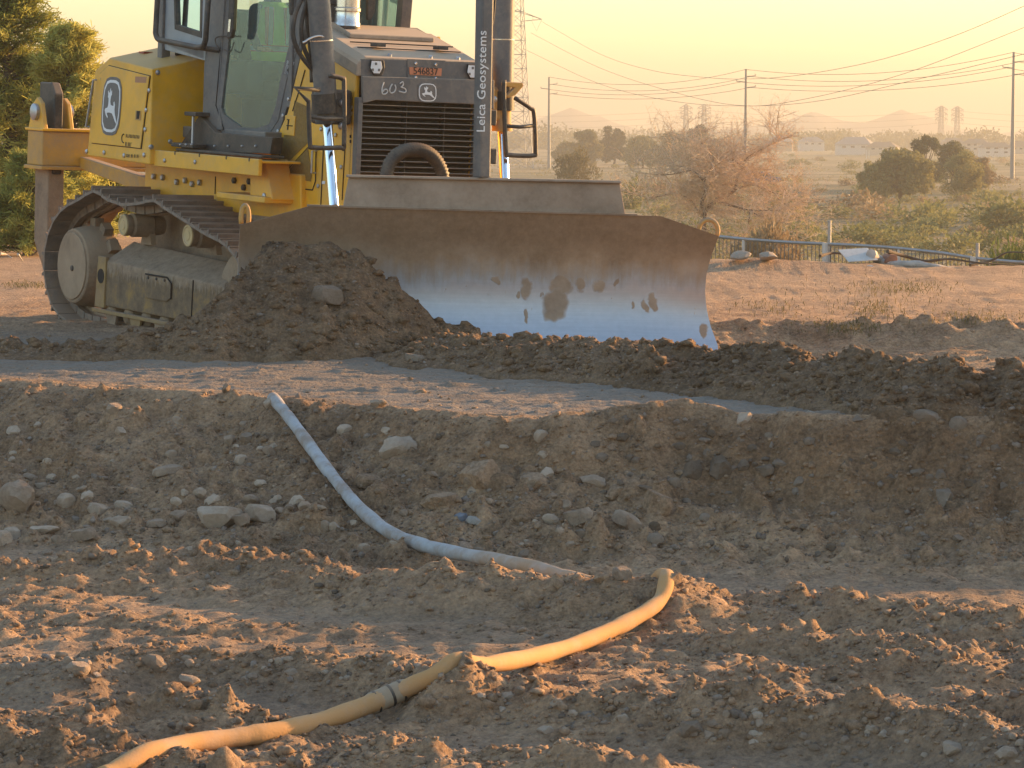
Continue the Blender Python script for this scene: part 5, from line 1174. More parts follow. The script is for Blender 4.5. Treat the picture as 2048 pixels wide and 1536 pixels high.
# ------------------------------------------------------------------ scrub bushes on the flats
br = random.Random(11)
LB = ['low grey-green scrub bush on the flats beyond the fence', 'low dry brown brush on the flats beyond the fence']
nb = 0
while nb < 250:
    x = br.uniform(1230, 2120) if br.random() < .86 else br.uniform(-60, 330); y = 300 + 212*br.random()**1.15
    p = hit(x, y, 44, 900)
    if p.y < 60 or p.y > 880: continue
    cl_ = float(fbm(np.array([p.x*.02]), np.array([p.y*.012]), 3, 77)[0])
    if cl_ < -.12 and br.random() < .8: continue
    me = BUSH[br.randrange(6)]; s = br.uniform(.55, 1.25)*(1.0 if br.random() < .8 else 1.7)*(1.0 + p.y/1100)*(1.45 if p.y < 270 else 1.0)
    dryb = me is BUSH[4]
    o = bpy.data.objects.new('scrub_bush', me); C.objects.link(o); o.location = (p.x, p.y, zat(p.x, p.y)-.03); o.scale = (s*1.25, s*1.25, s*br.uniform(.7, 1.0)); o.rotation_euler = (0,0,br.uniform(0,6.3))
    zn = 'far out on the flats' if p.y > 420 else ('halfway across the flats' if p.y > 240 else 'close beyond the fence'); sd_ = 'behind the dozer' if x < 1000 else ('left of the tree clump' if x < 1700 else 'near the right edge')
    tag(o, ('low dry brown brush ' if dryb else 'low grey-green scrub bush ') + zn + ', ' + sd_, 'bush', ('dry brush ' if dryb else 'scrub bushes ') + zn); nb += 1
def bush_at(x, y, d, s, me, label, sz=1.0):
    p = at(x, y, d); o = bpy.data.objects.new('bush', me); C.objects.link(o); z = zat(p.x, d); o.location = (p.x, d, z-.03); o.scale = (s, s, max(.3, (p.z-z))*sz); tag(o, label, 'bush'); return o
bush_at(1150, 304, 330, 3.3, bush_mesh(71, leaf_mat('hazy_olive', (.10,.085,.03), (.19,.15,.055)), 4200, .05, .5, 1.0), 'rounded yellow-olive bush behind the blade guard, left of the bare tree', 1.05)
bush_at(1270, 322, 260, 2.6, BUSH[1], 'dark green bush left of the bare tree crown')
bush_at(2060, 445, 80, 2.0, bush_mesh(72, leaf_mat('fresh_green', (.08,.11,.025), (.17,.19,.05)), 3800, .05, .7, 1.0), 'fresh green bush just beyond the fence at the right edge', .85)
bush_at(1555, 430, 110, 2.2, bush_mesh(73, M_dry, 4200, .05, .6, 1.0), 'dry twiggy bush just beyond the fence, right of the bare tree', .9)

# thick scrub cover between the bushes, past counting
r = np.random.default_rng(55); n = 10500; yy = 1/r.uniform(1/1100, 1/85, n*4); xx = r.uniform(-.24, .24, n*4)*yy
k = fbm(xx*.02, yy*.010, 3, 78) + .35*r.normal(size=len(xx)) > -.12; xx, yy = xx[k][:n], yy[k][:n]; n = len(xx); m = 13
cc = np.repeat(np.stack([xx, yy, bil(ZT, xx, yy)], -1), m, 0); sz = np.repeat(r.uniform(.25, .85, n)*(1+yy/900), m); dd = unit(r.normal(size=(n*m, 3))); dd[:,2] = np.abs(dd[:,2])
o = link('scrub_cover', quads('scrub_cover', cc + dd*sz[:,None]*np.array([1.2,1.2,.75])*r.uniform(.3,1,(n*m,1)), unit(dd + .7*r.normal(size=dd.shape)), sz*r.uniform(.14,.34,n*m), sz*r.uniform(.08,.2,n*m), r, leaf_mat('scrub_leaf', (.11,.105,.036), (.28,.235,.095), .3)), None, kind='stuff'); tag(o, 'low scrub covering the flats between the bushes', 'scrub')

# ------------------------------------------------------------------ trees
def tree(name, x, ytop, ybase, d, width, mat, seed, label, n=5000, leaf=.28, group=None, trunk=.16, lobes=9, low=.22):
    r = np.random.default_rng(seed); b0 = at(x, ybase, d); z0 = zat(b0.x, d); top = at(x, ytop, d).z; H = top - z0; Wd = width*d/FPX/2
    root = empty(name, (b0.x, d, z0)); cl = []; tr = MB()
    fork = H*.28; tr.tube([(0,0,-.2),(.05*H*r.normal()*.3,0,fork*.6),(0,0,fork)], [trunk*1.2, trunk, trunk*.8], 7)
    for k in range(lobes*4):
        a = r.uniform(0, 6.283); u = r.uniform(low, 1)**.9; env = math.sin(math.pi*min(.97, max(.08, (u*.8+.12))))**.75; q = Wd*env*math.sqrt(r.uniform(.05, .95)); zz = H*u*.9; rx = Wd*r.uniform(.17,.31)
        cl.append((q*math.cos(a)*.9, q*math.sin(a)*.9, zz, rx, rx, rx*r.uniform(.7,1.0)))
        if k % 3 == 0: tr.tube([(0,0,fork*.8), (q*.5*math.cos(a), q*.5*math.sin(a), (fork+zz)/2), (q*math.cos(a), q*math.sin(a), zz)], [trunk*.55, trunk*.35, trunk*.12], 5)
    c, dd = cloud(r, cl, n); ax = unit(dd + .9*r.normal(size=(n, 3)))
    tr.build('trunk', M_bark, root, 50)
    link('crown', quads('crown', c, ax, leaf*r.uniform(.6,1.5,n), leaf*.6*r.uniform(.6,1.4,n), r, mat), None, root)
    tag(root, label, 'tree', group); return root
M_hz1 = leaf_mat('tree_olive', (.085,.088,.03), (.19,.17,.062)); M_hz2 = leaf_mat('tree_pale_green', (.13,.13,.045), (.26,.23,.085))
grove = [(1172,256,335,620,70,'leftmost tree of the far grove'),(1228,246,335,640,66,'tallest rounded tree of the far grove'),(1285,268,335,610,90,'broad tree in the middle of the far grove'),(1345,262,338,600,80,'wide tree right of the middle of the far grove'),(1395,246,335,650,56,'pointed dark tree at the right of the far grove'),(1430,280,330,660,60,'low rightmost tree of the far grove'),(1135,285,330,660,60,'low pale tree at the left end of the far grove')]
for k, (x, yt, yb, d, w, lb) in enumerate(grove): tree('grove_tree', x, yt, yb, d, w, (M_hz1, M_dkleaf, M_hz2)[k % 3], 200+k, lb, 7000, .42, 'far grove of trees', .22, 13, .10)
tree('desert_tree', 1800, 300, 402, 292, 150, M_hz2, 301, 'wide pale green desert tree with low spreading limbs', 17000, .26, None, .2, 14)
tree('desert_tree', 1850, 264, 385, 330, 80, M_dkleaf, 302, 'dark tall tree behind the wide pale green one', 8000, .2)
tree('desert_tree', 1905, 276, 380, 340, 90, M_hz1, 303, 'dull olive tree right of the dark tall one', 7000, .2)
tree('desert_tree', 1955, 305, 385, 320, 70, M_dry, 304, 'low brownish dry tree at the right of the tree clump', 6000, .16)
tree('desert_tree', 1768, 310, 400, 305, 90, M_hz1, 306, 'mid olive tree filling the left of the tree clump', 6000, .18, None, .18, 12, .1)
tree('desert_tree', 1928, 300, 392, 300, 110, M_hz2, 307, 'broad pale tree low at the right of the tree clump', 7000, .18, None, .18, 14, .08)
tree('desert_tree', 1740, 318, 398, 300, 60, M_olive, 305, 'small olive tree at the left of the tree clump', 5000, .16)
# bare tree by the wash
def bare_tree():
    d = 128; r = random.Random(5); b0 = at(1412, 560, d); z0 = zat(b0.x, d); root = empty('bare_tree', (b0.x, d, z0)); T = MB(); tw = []
    O_ = Vector((b0.x, d, z0)); loc = lambda x, y, dy=0: at(x, y, d+dy) - O_
    M_tw = pmat('dry_twigs', (.60,.43,.285), .9, 0, .3, 3); M_br = pmat('grey_brown_bark', (.12,.082,.055), .9, 0, .3, 6)
    limbs = [[(1412,545,0),(1410,480,0),(1408,440,0),(1412,415,.2)], [(1410,430,0),(1404,405,-.4),(1412,382,-.6),(1408,362,-.9),(1420,340,-1.2),(1440,325,-1.3)], [(1412,420,0),(1430,402,.4),(1455,390,.8),(1470,378,.9),(1474,355,1.0),(1485,335,1.2),(1492,318,1.2),(1510,305,1.4)],
             [(1485,335,1.2),(1470,322,.6),(1440,316,.2),(1410,314,0)], [(1408,362,-.9),(1385,340,-1.2),(1350,330,-1.4)], [(1410,440,0),(1380,400,.8),(1350,385,1.2)], [(1470,378,.9),(1510,370,1.6),(1545,385,2)], [(1430,402,.4),(1500,420,-1.0),(1560,420,-1.4)], [(1500,420,-1.0),(1495,460,-1.2),(1480,480,-1.2)], [(1412,382,-.6),(1430,350,-.2),(1425,310,.2)], [(1385,340,-1.2),(1330,350,-1.6),(1280,345,-1.8)], [(1510,370,1.6),(1560,400,2.2),(1600,440,2.4)], [(1500,420,-1.0),(1540,450,-1.6),(1570,490,-1.6)], [(1425,310,.2),(1400,285,.3),(1350,275,.2)], [(1510,305,1.4),(1540,290,1.6),(1560,275,1.7)], [(1350,385,1.2),(1300,395,1.5),(1260,385,1.6)], [(1545,385,2),(1590,395,2.2),(1615,410,2.3)]]
    for k, l in enumerate(limbs):
        P = catmull([loc(*q) for q in l], 5); r0 = (.16,.10,.11,.05,.06,.05,.05,.06,.04,.05,.03,.03,.03,.03,.03,.03,.03)[k]; T.tube(P, [r0*(1-.75*i/(len(P)-1)) for i in range(len(P))], 6)
        for i in range(2, len(P)):
            for _ in range(3): tw.append((P[i], 0))
    def grow(p, dr, ln, lvl):
        q = p + dr*ln; T2.tube([p, (p+q)/2 + Vector((r.gauss(0,.05),r.gauss(0,.05),r.gauss(0,.04)))*ln, q], [.018*(.62**lvl), .014*(.62**lvl), .009*(.62**lvl)], 3)
        if lvl < 3:
            for _ in range(3 if lvl == 0 else 2): grow(p + (q-p)*r.uniform(.4,1), (dr + Vector((r.gauss(0,.7), r.gauss(0,.7), r.gauss(.05,.55)))).normalized(), ln*r.uniform(.5,.8), lvl+1)
    T2 = MB()
    for p, _ in tw: grow(p, Vector((r.gauss(0,1), r.gauss(0,1), r.gauss(.35,.6))).normalized(), r.uniform(.6,1.5), 0)
    T.build('trunk', M_br, root, 50); T2.build('twigs', M_tw, root)['kind'] = 'stuff'
    rn = np.random.default_rng(4); V = np.array(T2.v); c = V[rn.integers(0, len(V), 17000)] + rn.normal(size=(17000, 3))*.12
    link('dead_leaves', quads('dead_leaves', c, unit(rn.normal(size=(17000, 3))), rn.uniform(.03,.10,17000), rn.uniform(.008,.022,17000), rn, leaf_mat('dead_leaf', (.44,.30,.18), (.62,.44,.28), .35)), None, root, kind='stuff')
    tag(root, 'leafless tree with a forked crooked trunk and pale dry twigs, behind the blade', 'tree')
bare_tree()
# feathery evergreen trees behind the ripper
def feather_tree(x, ytop, d, width, seed, label, nsp=120, ybase=520):
    r = np.random.default_rng(seed); b0 = at(x, ybase, d); z0 = zat(b0.x, d); H = at(x, ytop, d).z - z0; Wd = width*d/FPX/2
    root = empty('feathery_tree', (b0.x, d, z0)); T = MB(); T.tube([(0,0,-.1),(.03,0,H*.3),(-.02,.02,H*.7),(0,0,H*.95)], [.13,.10,.06,.02], 7)
    Cs, As, Ls, Ws = [], [], [], []
    for k in range(nsp):
        zz = H*(.04 + .9*(k+r.uniform())/nsp); prof_ = min(1, (1.03-zz/H)*2.2)**.7; a = r.uniform(0, 6.283); ln = Wd*prof_*r.uniform(.65,1.08)
        dr = np.array([math.cos(a), math.sin(a), r.uniform(.25,.75)]); t = np.linspace(0.05, 1, 14); P = np.outer(t, dr)*ln; P[:,2] += zz*.96 - .30*ln*t**2.2
        T.tube([tuple(P[0]), tuple(P[6]), tuple(P[-1])], [.022,.012,.004], 4)
        m = 190; u = r.uniform(.12, 1, m)**.75; base = np.stack([np.interp(u, t, P[:,i]) for i in range(3)], -1)
        sp = unit(np.gradient(P, axis=0).mean(0)[None] + .55*r.normal(size=(m, 3))*1.0); sp = unit(sp*.8 + unit(P[-1:]-P[:1])*.9 + .45*r.normal(size=(m, 3)))
        off = r.normal(size=(m, 3))*np.array([.075,.075,.06])*Wd
        Cs.append(base+off); As.append(sp); Ls.append(r.uniform(.07,.20,m)); Ws.append(r.uniform(.010,.026,m))
    T.build('trunk', M_bark, root, 50)
    link('crown', quads('crown', np.concatenate(Cs), np.concatenate(As), np.concatenate(Ls), np.concatenate(Ws), r, M_fea), None, root)
    tag(root, label, 'tree', 'feathery trees behind the ripper'); return root
M_fea = leaf_mat('feathery_foliage', (.18,.20,.04), (.50,.46,.12), .5)
feather_tree(20, -90, 53, 270, 1, 'tallest feathery green tree, cut off by the top left corner', 240)
feather_tree(146, 14, 51, 215, 2, 'feathery green tree directly behind the ripper shank', 190)
feather_tree(-95, 10, 50, 220, 3, 'feathery green tree at the left edge of the picture', 130)
feather_tree(60, 300, 47.5, 190, 4, 'low feathery green tree in front, left of the track', 90, 525)
feather_tree(215, 290, 56, 120, 5, 'low feathery green tree glimpsed under the fuel tank', 60, 440)

# ------------------------------------------------------------------ weeds on the pad
wr = np.random.default_rng(9); Cw, Aw = [], []
for x0, x1, y0, y1, n in ((1690,1900,562,594,520),(1620,1770,644,672,300),(1860,2048,624,656,240),(1450,1640,600,634,160),(1700,1800,600,640,260),(0,110,565,580,220),(1500,2048,545,680,420)):
    for _ in range(n):
        p = hit((x0+x1)/2 + (x1-x0)*.24*wr.normal(), (y0+y1)/2 + (y1-y0)*.25*wr.normal(), 24, 60); h = wr.uniform(.015,.065); a = wr.normal(size=3)*.35 + np.array([0,0,1]); a /= np.linalg.norm(a); Cw.append(np.array(p) + a*h/2); Aw.append(np.append(a, h))
Aw = np.array(Aw); wd_ = link('weeds', quads('weeds', np.array(Cw), Aw[:,:3], Aw[:,3], wr.uniform(.003,.010,len(Aw)), wr, leaf_mat('weed_green', (.11,.10,.035), (.27,.21,.10), .3)), None, kind='stuff'); tag(wd_, 'patches of short yellow-green weeds on the bare ground behind the blade', 'weeds')

# ------------------------------------------------------------------ fence at the edge of the pad
M_galv = pmat('galvanised_steel', (.36,.36,.36), .42, .7, .15, 10, dust=.3); M_wht = pmat('weathered_white_post', (.52,.50,.46), .6, 0, .15, 8)
fd0, fd1 = at(1392,468,47.5), at(2110,524,44.6); froot = empty('fence', (fd0.x, fd0.y, zat(fd0.x, fd0.y))); tag(froot, 'low metal fence of thin pickets under a tube rail along the drop', 'fence')
fo_ = froot.location.copy(); nrel = lambda p: Vector(p) - fo_
def on_fence(x):
    k = (x-1392)/(2110-1392); d = 47.5 + (44.6-47.5)*k; return at(x, 468 + (524-468)*k + (3 if x > 1945 else 0) + 3*math.sin((x-1392)/718*9), d)
for a, b_ in ((1392,1650),(1656,1946),(1954,2110)): MB().tube([nrel(on_fence(x)) for x in np.linspace(a, b_, 6)], .026, 8).build('rail', M_galv, froot, 40)
for x, yt in ((1655,441),(1951,486)):
    p = on_fence(x); t = at(x, yt, p.y)
    MB().tube([nrel((p.x-.03, p.y, p.z-1.3)), nrel((t.x-.03, p.y, p.z+.02))], .05, 8).build('post', M_wht, froot, 40)
    MB().tube([nrel((p.x+.03, p.y, p.z-1.3)), nrel((t.x+.03, p.y, t.z))], .028, 8).build('post', M_galv, froot, 40)
for x in (1487,1798): p = on_fence(x); MB().tube([nrel((p.x,p.y,p.z-1.2)), nrel((p.x,p.y,p.z-.01))], .026, 6).build('post', M_wht, froot, 40)
pk = MB().box((-.006,-.006,-1.15),(.006,.006,-.02)); pme = bpy.data.meshes.new('picket'); pme.from_pydata(pk.v, [], pk.f); pme.materials.append(pmat('dull_picket', (.16,.14,.12), .7))
for k in range(92):
    p = on_fence(1400 + k*7.7); o = link('picket', pme, None, froot); o.location = nrel(p)

# ------------------------------------------------------------------ debris by the fence
M_conc = pmat('concrete', (.36,.31,.26), .9, 0, .2, 5, dust=.3, bmp=.5, bscale=25); M_drift = pmat('bleached_wood', (.42,.37,.32), .85, 0, .25, 6, bmp=.5, bscale=14); M_twig = pmat('dark_branch', (.10,.072,.05), .9, 0, .2, 9)
def CHUNK(k):
    m = rock_mesh(300+k, IC2, 22, .03); m.shade_flat(); return m
def slab(x, y, w, h, d, rot, label, name='concrete_chunk', mat=None, seed=0):
    p = at(x, y, d); a, c = w*d/FPX, h*d/FPX; r = random.Random(seed); rt = Matrix.Translation(p) @ Matrix.Rotation(rot, 4, 'Y') @ Matrix.Rotation(r.uniform(-.5,.5), 4, 'Z')
    pts = [(-a/2, -c/2), (-a*.3, c*.2), (-a*.05, c*.45), (a*.35, c/2), (a/2, c*.1), (a*.45, -c/2)]
    o = MB().prism([rt @ Vector((q, 0, s)) for q, s in pts], rt.to_3x3() @ Vector((0, .35, 0))).build(name, mat or M_conc, None, None, .008); tag(o, label, 'debris'); return o
for x, y, w, h, lb, k in ((1480, 511, 60, 24, 'sloping concrete chunk by the fence, nearest the blade', 1), (1536, 511, 38, 24, 'blocky concrete chunk right of the sloping one', 6)):
    p = at(x, y, 42.1); o = bpy.data.objects.new('concrete_chunk', CHUNK(k)); C.objects.link(o); o.data.materials.clear(); o.data.materials.append(M_conc); o.location = p; o.scale = (w*.0039, .25, h*.0042); o.rotation_euler = (0, -.2, .3); tag(o, lb, 'debris')
p = at(1716, 510, 42.6); o = MB().box((-.24,-.16,-.006),(.24,.16,.006), Matrix.Translation(p) @ Matrix.Rotation(.5, 4, 'X') @ Matrix.Rotation(.18, 4, 'Y') @ Matrix.Rotation(.4, 4, 'Z')).build('scrap_sheet', M_wht); tag(o, 'pale tilted sheet lying before the fence', 'debris')
slab(1740, 536, 22, 14, 42.0, .5, 'small pale scrap on the ground below the tilted sheet', 'scrap_piece', M_wht, 4)
slab(1783, 518, 26, 18, 42.8, .1, 'small reddish broken block among the branches', 'broken_block', pmat('red_block', (.28,.13,.08), .9), 5)
def branch(px, d, r0, label, mat, name='branch', lift=0.0):
    P = catmull([at(x, y, d + .4*math.sin(i*1.3)) + Vector((0,0,lift)) for i, (x, y) in enumerate(px)], 5); n = len(P)
    o = MB().tube(P, [r0*(1-.7*i/(n-1))*(1+.12*math.sin(i*1.7)) for i in range(n)], 8).build(name, mat, None, 60); tag(o, label, 'branch'); return o
branch([(1742,508),(1758,520),(1780,530),(1830,528),(1880,536),(1930,542),(1990,544),(2060,540)], 42.6, .075, 'long bleached driftwood trunk lying along the pad edge', M_drift, 'driftwood')
branch([(1775,503),(1810,512),(1850,522),(1900,518),(1960,526),(2040,530)], 42.9, .03, 'dark thin branch lying over the driftwood', M_twig)
branch([(1940,530),(1985,520),(2015,505),(2060,506)], 42.7, .022, 'dark arching branch at the right edge by the fence', M_twig)
branch([(1640,512),(1665,506),(1700,510),(1720,520)], 43.0, .025, 'dark arched root left of the tilted sheet', M_twig)
branch([(0,507),(14,510),(34,524)], 46, .02, 'bent sunlit twig at the left edge under the trees', M_drift, 'twig')
branch([(36,508),(48,526)], 45, .018, 'short sunlit stick left of the track', M_drift, 'twig')

# ------------------------------------------------------------------ utility poles, towers and wires
M_pole = pmat('grey_steel_pole', (.20,.20,.20), .5, .3, .1, 3); M_wire = pmat('dark_wire', (.05,.045,.04), .6)
def pole(x, yt, d, label, arms):
    b0 = at(x, 300, d); z0 = zat(b0.x, d); zt = at(x, yt, d).z; root = empty('utility_pole', (b0.x, d, z0)); tag(root, label, 'utility pole', 'poles of the roadside power line')
    MB().tube([(0,0,-.3),(0,0,zt-z0)], [.32,.18], 10).build('shaft', M_pole, root, 40)
    for y, s in arms:
        z = at(x, y, d).z - z0; MB().tube([(0,0,z),(s*1.5,0,z+.12)], .07, 6).build('arm', M_pole, root, 40)
        MB().lathe((s*1.5,0,z+.10), (0,0,1), [(.10,0),(.06,.1),(.10,.2),(.05,.3)], 8).build('insulator', M_conc, root, 40)
    return root
pole(2025, 104, 420, 'steel utility pole, tallest and nearest, at the right edge', ((124,1),(136,-1),(149,1)))
pole(1491, 138, 480, 'steel utility pole standing behind the bare tree', ((153,1),(164,-1),(175,1)))
pole(1098, 154, 560, 'steel utility pole seen through the right guard bar, leftmost', ((169,1),(178,-1),(188,1)))
def wire(pts, label, r, group):
    P = [at(x, y, d) for x, y, d in pts]; P = catmull(P, 8)
    o = MB().tube(P, r, 4).build('power_line', M_wire, None, True); tag(o, label, 'wire', group)
def span(x0, y0, d0, x1, y1, d1, sag, label, r=.035, group='wires of the roadside power line'):
    wire([(x0+(x1-x0)*t, y0+(y1-y0)*t + 4*sag*t*(1-t), d0+(d1-d0)*t) for t in np.linspace(0, 1, 9)], label, r, group)
for k, (ya, yb, yc) in enumerate(((154,139,105),(169,153,124),(178,164,136),(188,175,149))):
    nm = ('topmost', 'upper', 'middle', 'lowest')[k]
    span(1098+(0,8,-6,8)[k], ya, 560, 1491+(0,10,-10,10)[k], yb, 480, 22-2*k, f'{nm} roadside wire between the left and middle poles')
    span(1491+(0,10,-10,10)[k], yb, 480, 2025+(0,12,-12,12)[k], yc, 420, 24-2*k, f'{nm} roadside wire between the middle and right poles')
    span(2025+(0,12,-12,12)[k], yc, 420, 2400, yc-10, 360, 20, f'{nm} roadside wire leaving the right pole')
G_ = 'wires hung from the lattice tower'
wire([(1085,44,600),(1200,108,560),(1300,140,520),(1400,154,480),(1490,158,450),(1600,150,420),(1750,122,390),(1900,75,360),(2048,12,340),(2200,-62,320)], 'highest sagging tower line crossing the sky', .035, G_)
wire([(1062,66,600),(1200,136,560),(1350,185,510),(1480,211,470),(1600,200,440),(1800,150,400),(2048,55,360),(2200,-10,335)], 'middle sagging tower line crossing the sky', .035, G_)
wire([(1048,98,600),(1200,168,560),(1350,203,510),(1500,212,470),(1650,200,430),(1850,155,390),(2048,108,365),(2200,70,345)], 'lowest sagging tower line crossing the sky', .035, G_)
M_lat = pmat('lattice_steel', (.24,.24,.24), .6, .3, .1, 3)
def lattice(x, ytop, d, hw0, hw1, label, n=12, arms=(), r=.10, name='lattice_tower', group=None):
    b0 = at(x, 300, d); z0 = zat(b0.x, d); H = at(x, ytop, d).z - z0; root = empty(name, (b0.x, d, z0), .25); tag(root, label, 'pylon', group)
    hw = lambda k: hw0 + (hw1-hw0)*k**.8; cs = ((-1,-1),(1,-1),(1,1),(-1,1))
    for sx_, sy_ in cs: MB().tube([(sx_*hw(k), sy_*hw(k), H*k) for k in np.linspace(0, 1, 6)], r, 4).build('leg', M_lat, root)
    bz = MB()
    for i in range(n):
        a, b_ = i/n, (i+1)/n
        for q in range(4):
            p, s = cs[q], cs[(q+1)%4]; A = (p[0]*hw(a), p[1]*hw(a), H*a); B = (s[0]*hw(b_), s[1]*hw(b_), H*b_); A2 = (s[0]*hw(a), s[1]*hw(a), H*a); B2 = (p[0]*hw(b_), p[1]*hw(b_), H*b_)
            bz.tube([A, B], r*.55, 3); bz.tube([A2, B2], r*.55, 3); bz.tube([B2, B], r*.5, 3)
    bz.build('bracing', M_lat, root)['kind'] = 'stuff'
    for y, w in arms:
        z = at(x, y, d).z - z0; k = z/H
        for s in (-1, 1):
            am = MB(); tip = (s*w, 0, z)
            for yy in (-1, 1): am.tube([(0, yy*hw(k), z+1.8), tip], r*.7, 4); am.tube([(s*hw(k), yy*hw(k), z-.4), tip], r*.7, 4)
            for t in (.33,.66): am.tube([(s*w*t, 0, z+1.8*(1-t)), (s*w*t, 0, z-.4*(1-t))], r*.5, 3)
            am.build('crossarm', M_lat, root); 
            MB().tube([(s*w*.62,0,z-.4),(s*w*.8,0,z-2.3),(s*w,0,z-.1)], r*.5, 3).build('insulator_string', M_lat, root)
    return root
lattice(1031, -120, 600, 2.9, .9, 'tall lattice power tower rising behind the lift cylinder', 16, ((38,5.4),(-50,6.2)), .10)
for k, (x, yt, lb) in enumerate(((1372,210,'left one of a far pair of power towers behind the grove'),(1408,210,'right one of a far pair of power towers behind the grove'),(1882,213,'left one of a far pair of power towers at the right'),(1914,214,'right one of a far pair of power towers at the right'))):
    lattice(x, yt, 1500, 1.6, .7, lb, 7, ((yt+6,3.4),(yt+16,3.4),(yt+26,3.4)), .22, 'lattice_tower', 'far power towers')
for k, y in enumerate((234,246,258)):
    span(900, y-6, 1500, 1372, y-14, 1500, 8, f'{("upper","middle","lower")[k]} far line left of the far grove towers', .06, 'far power lines'); span(1408, y-14, 1500, 1882, y-12, 1500, 12, f'{("upper","middle","lower")[k]} far line between the two far tower pairs', .06, 'far power lines'); span(1914, y-12, 1500, 2300, y, 1450, 6, f'{("upper","middle","lower")[k]} far line at the right edge', .06, 'far power lines')

# ------------------------------------------------------------------ far houses
M_wall = [pmat('cream_stucco', (.40,.35,.29), .85), pmat('pale_stucco', (.50,.48,.45), .85), pmat('tan_stucco', (.33,.25,.19), .85)]; M_roof = [pmat('brown_tile_roof', (.20,.14,.10), .8), pmat('grey_tile_roof', (.26,.23,.21), .8)]; M_win = pmat('dark_window', (.04,.05,.06), .2)
def house(x, yb, w, h, d, label, two=False, wall=0, roof=0, rot=.2):
    p = at(x, yb, d); z0 = zat(p.x, d)-.3; a = w*d/FPX/2; hh = h*d/FPX; wh = hh*(.62 if two else .42); root = empty('house', (p.x, d, z0), rot); tag(root, label, 'house', 'houses across the flats'); D_ = a*.8
    lift = max(0, p.z - z0); MB().box((-a,-D_,-1),(a,D_,lift+wh)).build('wall', M_wall[wall], root); z = lift+wh
    ov = a*.08; MB().add([(-a-ov,-D_-ov,z),(a+ov,-D_-ov,z),(a+ov,D_+ov,z),(-a-ov,D_+ov,z),(-a*.55,0,lift+hh),(a*.55,0,lift+hh)], [(0,1,5,4),(2,3,4,5),(1,2,5),(3,0,4),(3,2,1,0)]).build('roof', M_roof[roof], root)
    for row in range(2 if two else 1):
        for q in (-.6,-.1,.5):
            zz = lift + wh*(.3 + .48*row) if two else lift + wh*.4; wi = MB().box((a*q, -D_-.06, zz),(a*q+a*.22, -D_+.02, zz+wh*(.22 if two else .38))).build('window', M_win, root)
    return root
HS = [(1710,300,70,26,980,'white-gabled house with a low wide roof, left of the tree clump',False,1,1),(1765,302,60,18,960,'low house just right of the white-gabled one',False,0,0),(1990,311,64,26,900,'two-storey white house at the right edge by the tall pole',True,1,0),(1952,304,52,26,930,'two-storey cream house left of the white one at the right edge',True,0,0),(2040,302,50,20,1000,'house roof at the far right edge',False,0,0),(1560,292,50,20,1150,'small tan house left of the far treeline gap',False,2,1),(1622,292,48,18,1120,'small pale house in the middle of the far row',False,1,1),(1180,330,90,16,760,'long low pale building left of the grove',False,1,1),(1455,312,50,16,900,'low house half hidden behind the bare tree',False,0,0),(1905,292,44,16,1050,'brown-roofed house behind the tree clump',False,2,0)]
for h in HS: house(*h, rot=rnd.uniform(-.3,.3))
for x, y in ((1533,306),(1550,306),(1733,300),(1738,300)):
    p = at(x, y, 800); o = MB().tube([(p.x,800,zat(p.x,800)-.2),(p.x,800,p.z)], .12, 6).build('pale_post', M_wht, None, 40); tag(o, 'thin pale post standing in the far scrub', 'post', 'pale posts in the far scrub')
# parked car below the bare tree
def car(x, y, d):
    p = at(x, y, d); z0 = zat(p.x, d); root = empty('parked_car', (p.x, d, z0), .1); tag(root, 'blue parked car half hidden by the bare tree', 'car'); M_c = pmat('blue_car_paint', (.12,.17,.27), .3, .3, .05)
    lift = max(0, p.z - z0 - .5)
    MB().loft([[Vector((x_, y_, z_+lift)) for x_, z_ in ((-2.2,.35),(2.2,.35),(2.25,.75),(1.2,.9),(.7,1.38),(-1.0,1.42),(-1.7,.98),(-2.2,.9))] for y_ in (-.85,.85)]).build('body', M_c, root, None, .06)
    MB().prism([(-.9,-.87,.95+lift),(1.0,-.87,.93+lift),(.62,-.87,1.3+lift),(-.85,-.87,1.33+lift)], (0,.04,0)).build('side_window', M_win, root)
    for u in (-1.4,1.4):
        for s in (-1,1):
            wh = MB().lathe((u, s*.75, .34+lift), (0,s,0), [(.33,0),(.34,.05),(.33,.18),(.2,.19)], 16).build('wheel', M_rub, root, 40); MB().lathe((u, s*.94, .34+lift), (0,s,0), [(.19,0),(.17,.01)], 12).build('rim', M_bolt, wh, 40)
car(1520, 360, 330)
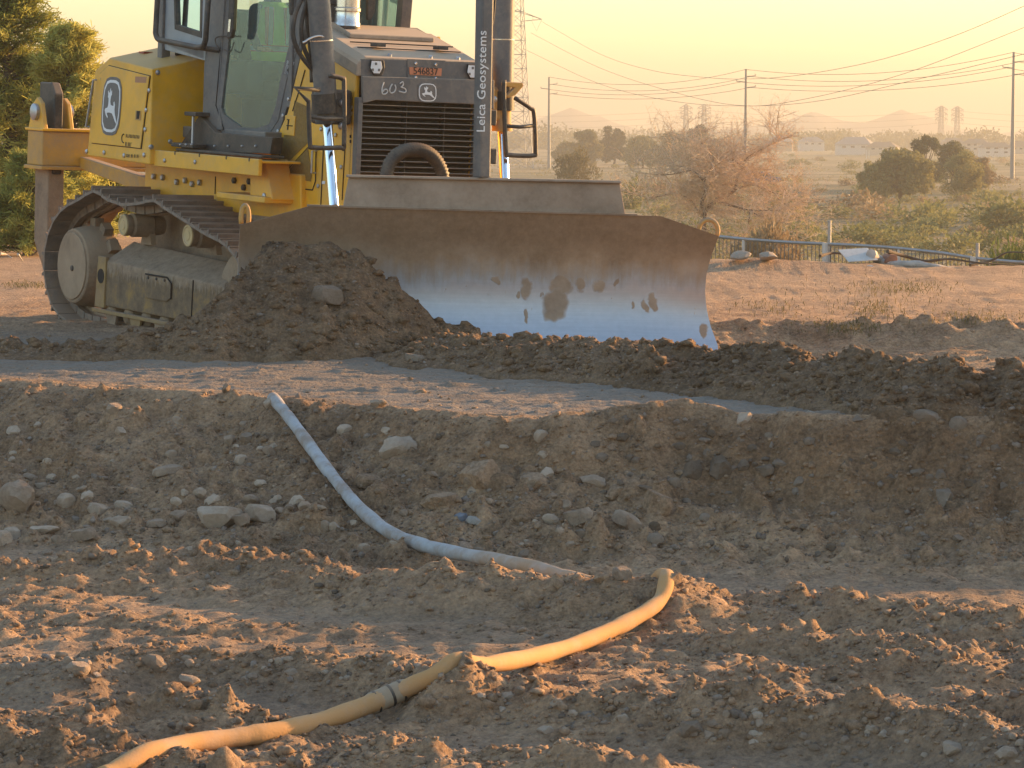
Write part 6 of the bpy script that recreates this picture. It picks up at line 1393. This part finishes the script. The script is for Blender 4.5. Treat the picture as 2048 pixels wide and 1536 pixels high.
# ------------------------------------------------------------------ far treeline and hills
r = np.random.default_rng(31); cl = []
for k in range(270):
    x = r.uniform(-.26, .26); d = r.uniform(1150, 1700); Hh = r.uniform(4, 9)*(1.35 if r.uniform() < .12 else 1); X_ = x*d; cl.append((X_, d, zat(X_, d)+Hh*.45, r.uniform(5,14), r.uniform(4,8), Hh*.55))
c, dd = cloud(r, cl, 60000); o = link('far_treeline', quads('far_treeline', c, unit(dd + .9*r.normal(size=c.shape)), r.uniform(.7,1.8,len(c)), r.uniform(.5,1.1,len(c)), r, M_hz1), None); tag(o, 'hazy band of trees along the horizon', 'trees', kind='stuff')
def hills(name, d, peaks, seed, label):
    xs = np.arange(-1500, 3600, 12.0); y = np.full(xs.shape, 266.0)
    for cx, h, w, p in peaks: y = np.minimum(y, 266 - h*np.maximum(0, 1-np.abs((xs-cx)/w))**p)
    y = y + 1.6*fbm(xs*.012, xs*0, 5, seed)
    V_, F_ = [], []
    for j, (dy, hz_) in enumerate(((-180, 0.0), (-60, .55), (0, 1.0), (220, .4), (500, 0))):
        for x, yy in zip(xs, y):
            X_ = (x-1024)/FPX*d; zt = CAMZ + (270-yy)*d/FPX; zb = -8; V_.append((X_, d+dy, zb + (zt-zb)*hz_*(1 if hz_ in (0, 1) else 1 + .25*math.sin(x*.07+j)*.5)))
    n = len(xs)
    for j in range(4): F_ += [(j*n+i, j*n+i+1, (j+1)*n+i+1, (j+1)*n+i) for i in range(n-1)]
    o = MB().add(V_, F_).build(name, pmat(name+'_rock', (.16,.13,.11), .95, 0, .2, .01), None, True); tag(o, label, 'hills', kind='structure')
hills('hills', 3000, ((1140,50,180,1.3),(1200,34,70,1.0),(1625,42,160,1.2),(1640,30,260,1.0),(1800,46,170,1.4),(1840,38,90,1.0),(500,30,300,1.2),(2300,40,300,1.2)), 401, 'pale desert hills barely showing through the haze')
# ------------------------------------------------------------------ haze (last: needs the extent of everything else)
def haze(density):
    mb = MB(); mb.box((-2600, -520, -12), (2600, 5200, 70))
    m = bpy.data.materials.new('haze_air'); m.use_nodes = True; nt = m.node_tree; nt.nodes.clear()
    out = nt.nodes.new('ShaderNodeOutputMaterial'); v = nt.nodes.new('ShaderNodeVolumePrincipled')
    v.inputs['Density'].default_value = density; v.inputs['Color'].default_value = (.58,.57,.53,1)
    v.inputs['Density Attribute'].default_value = ''; v.inputs['Color Attribute'].default_value = ''; v.inputs['Temperature Attribute'].default_value = ''
    v.inputs['Anisotropy'].default_value = .25
    nt.links.new(v.outputs[0], out.inputs['Volume'])
    o = mb.build('haze', m); tag(o, 'thin warm dusty haze filling the air', 'haze', kind='stuff')
haze(6.2e-4)
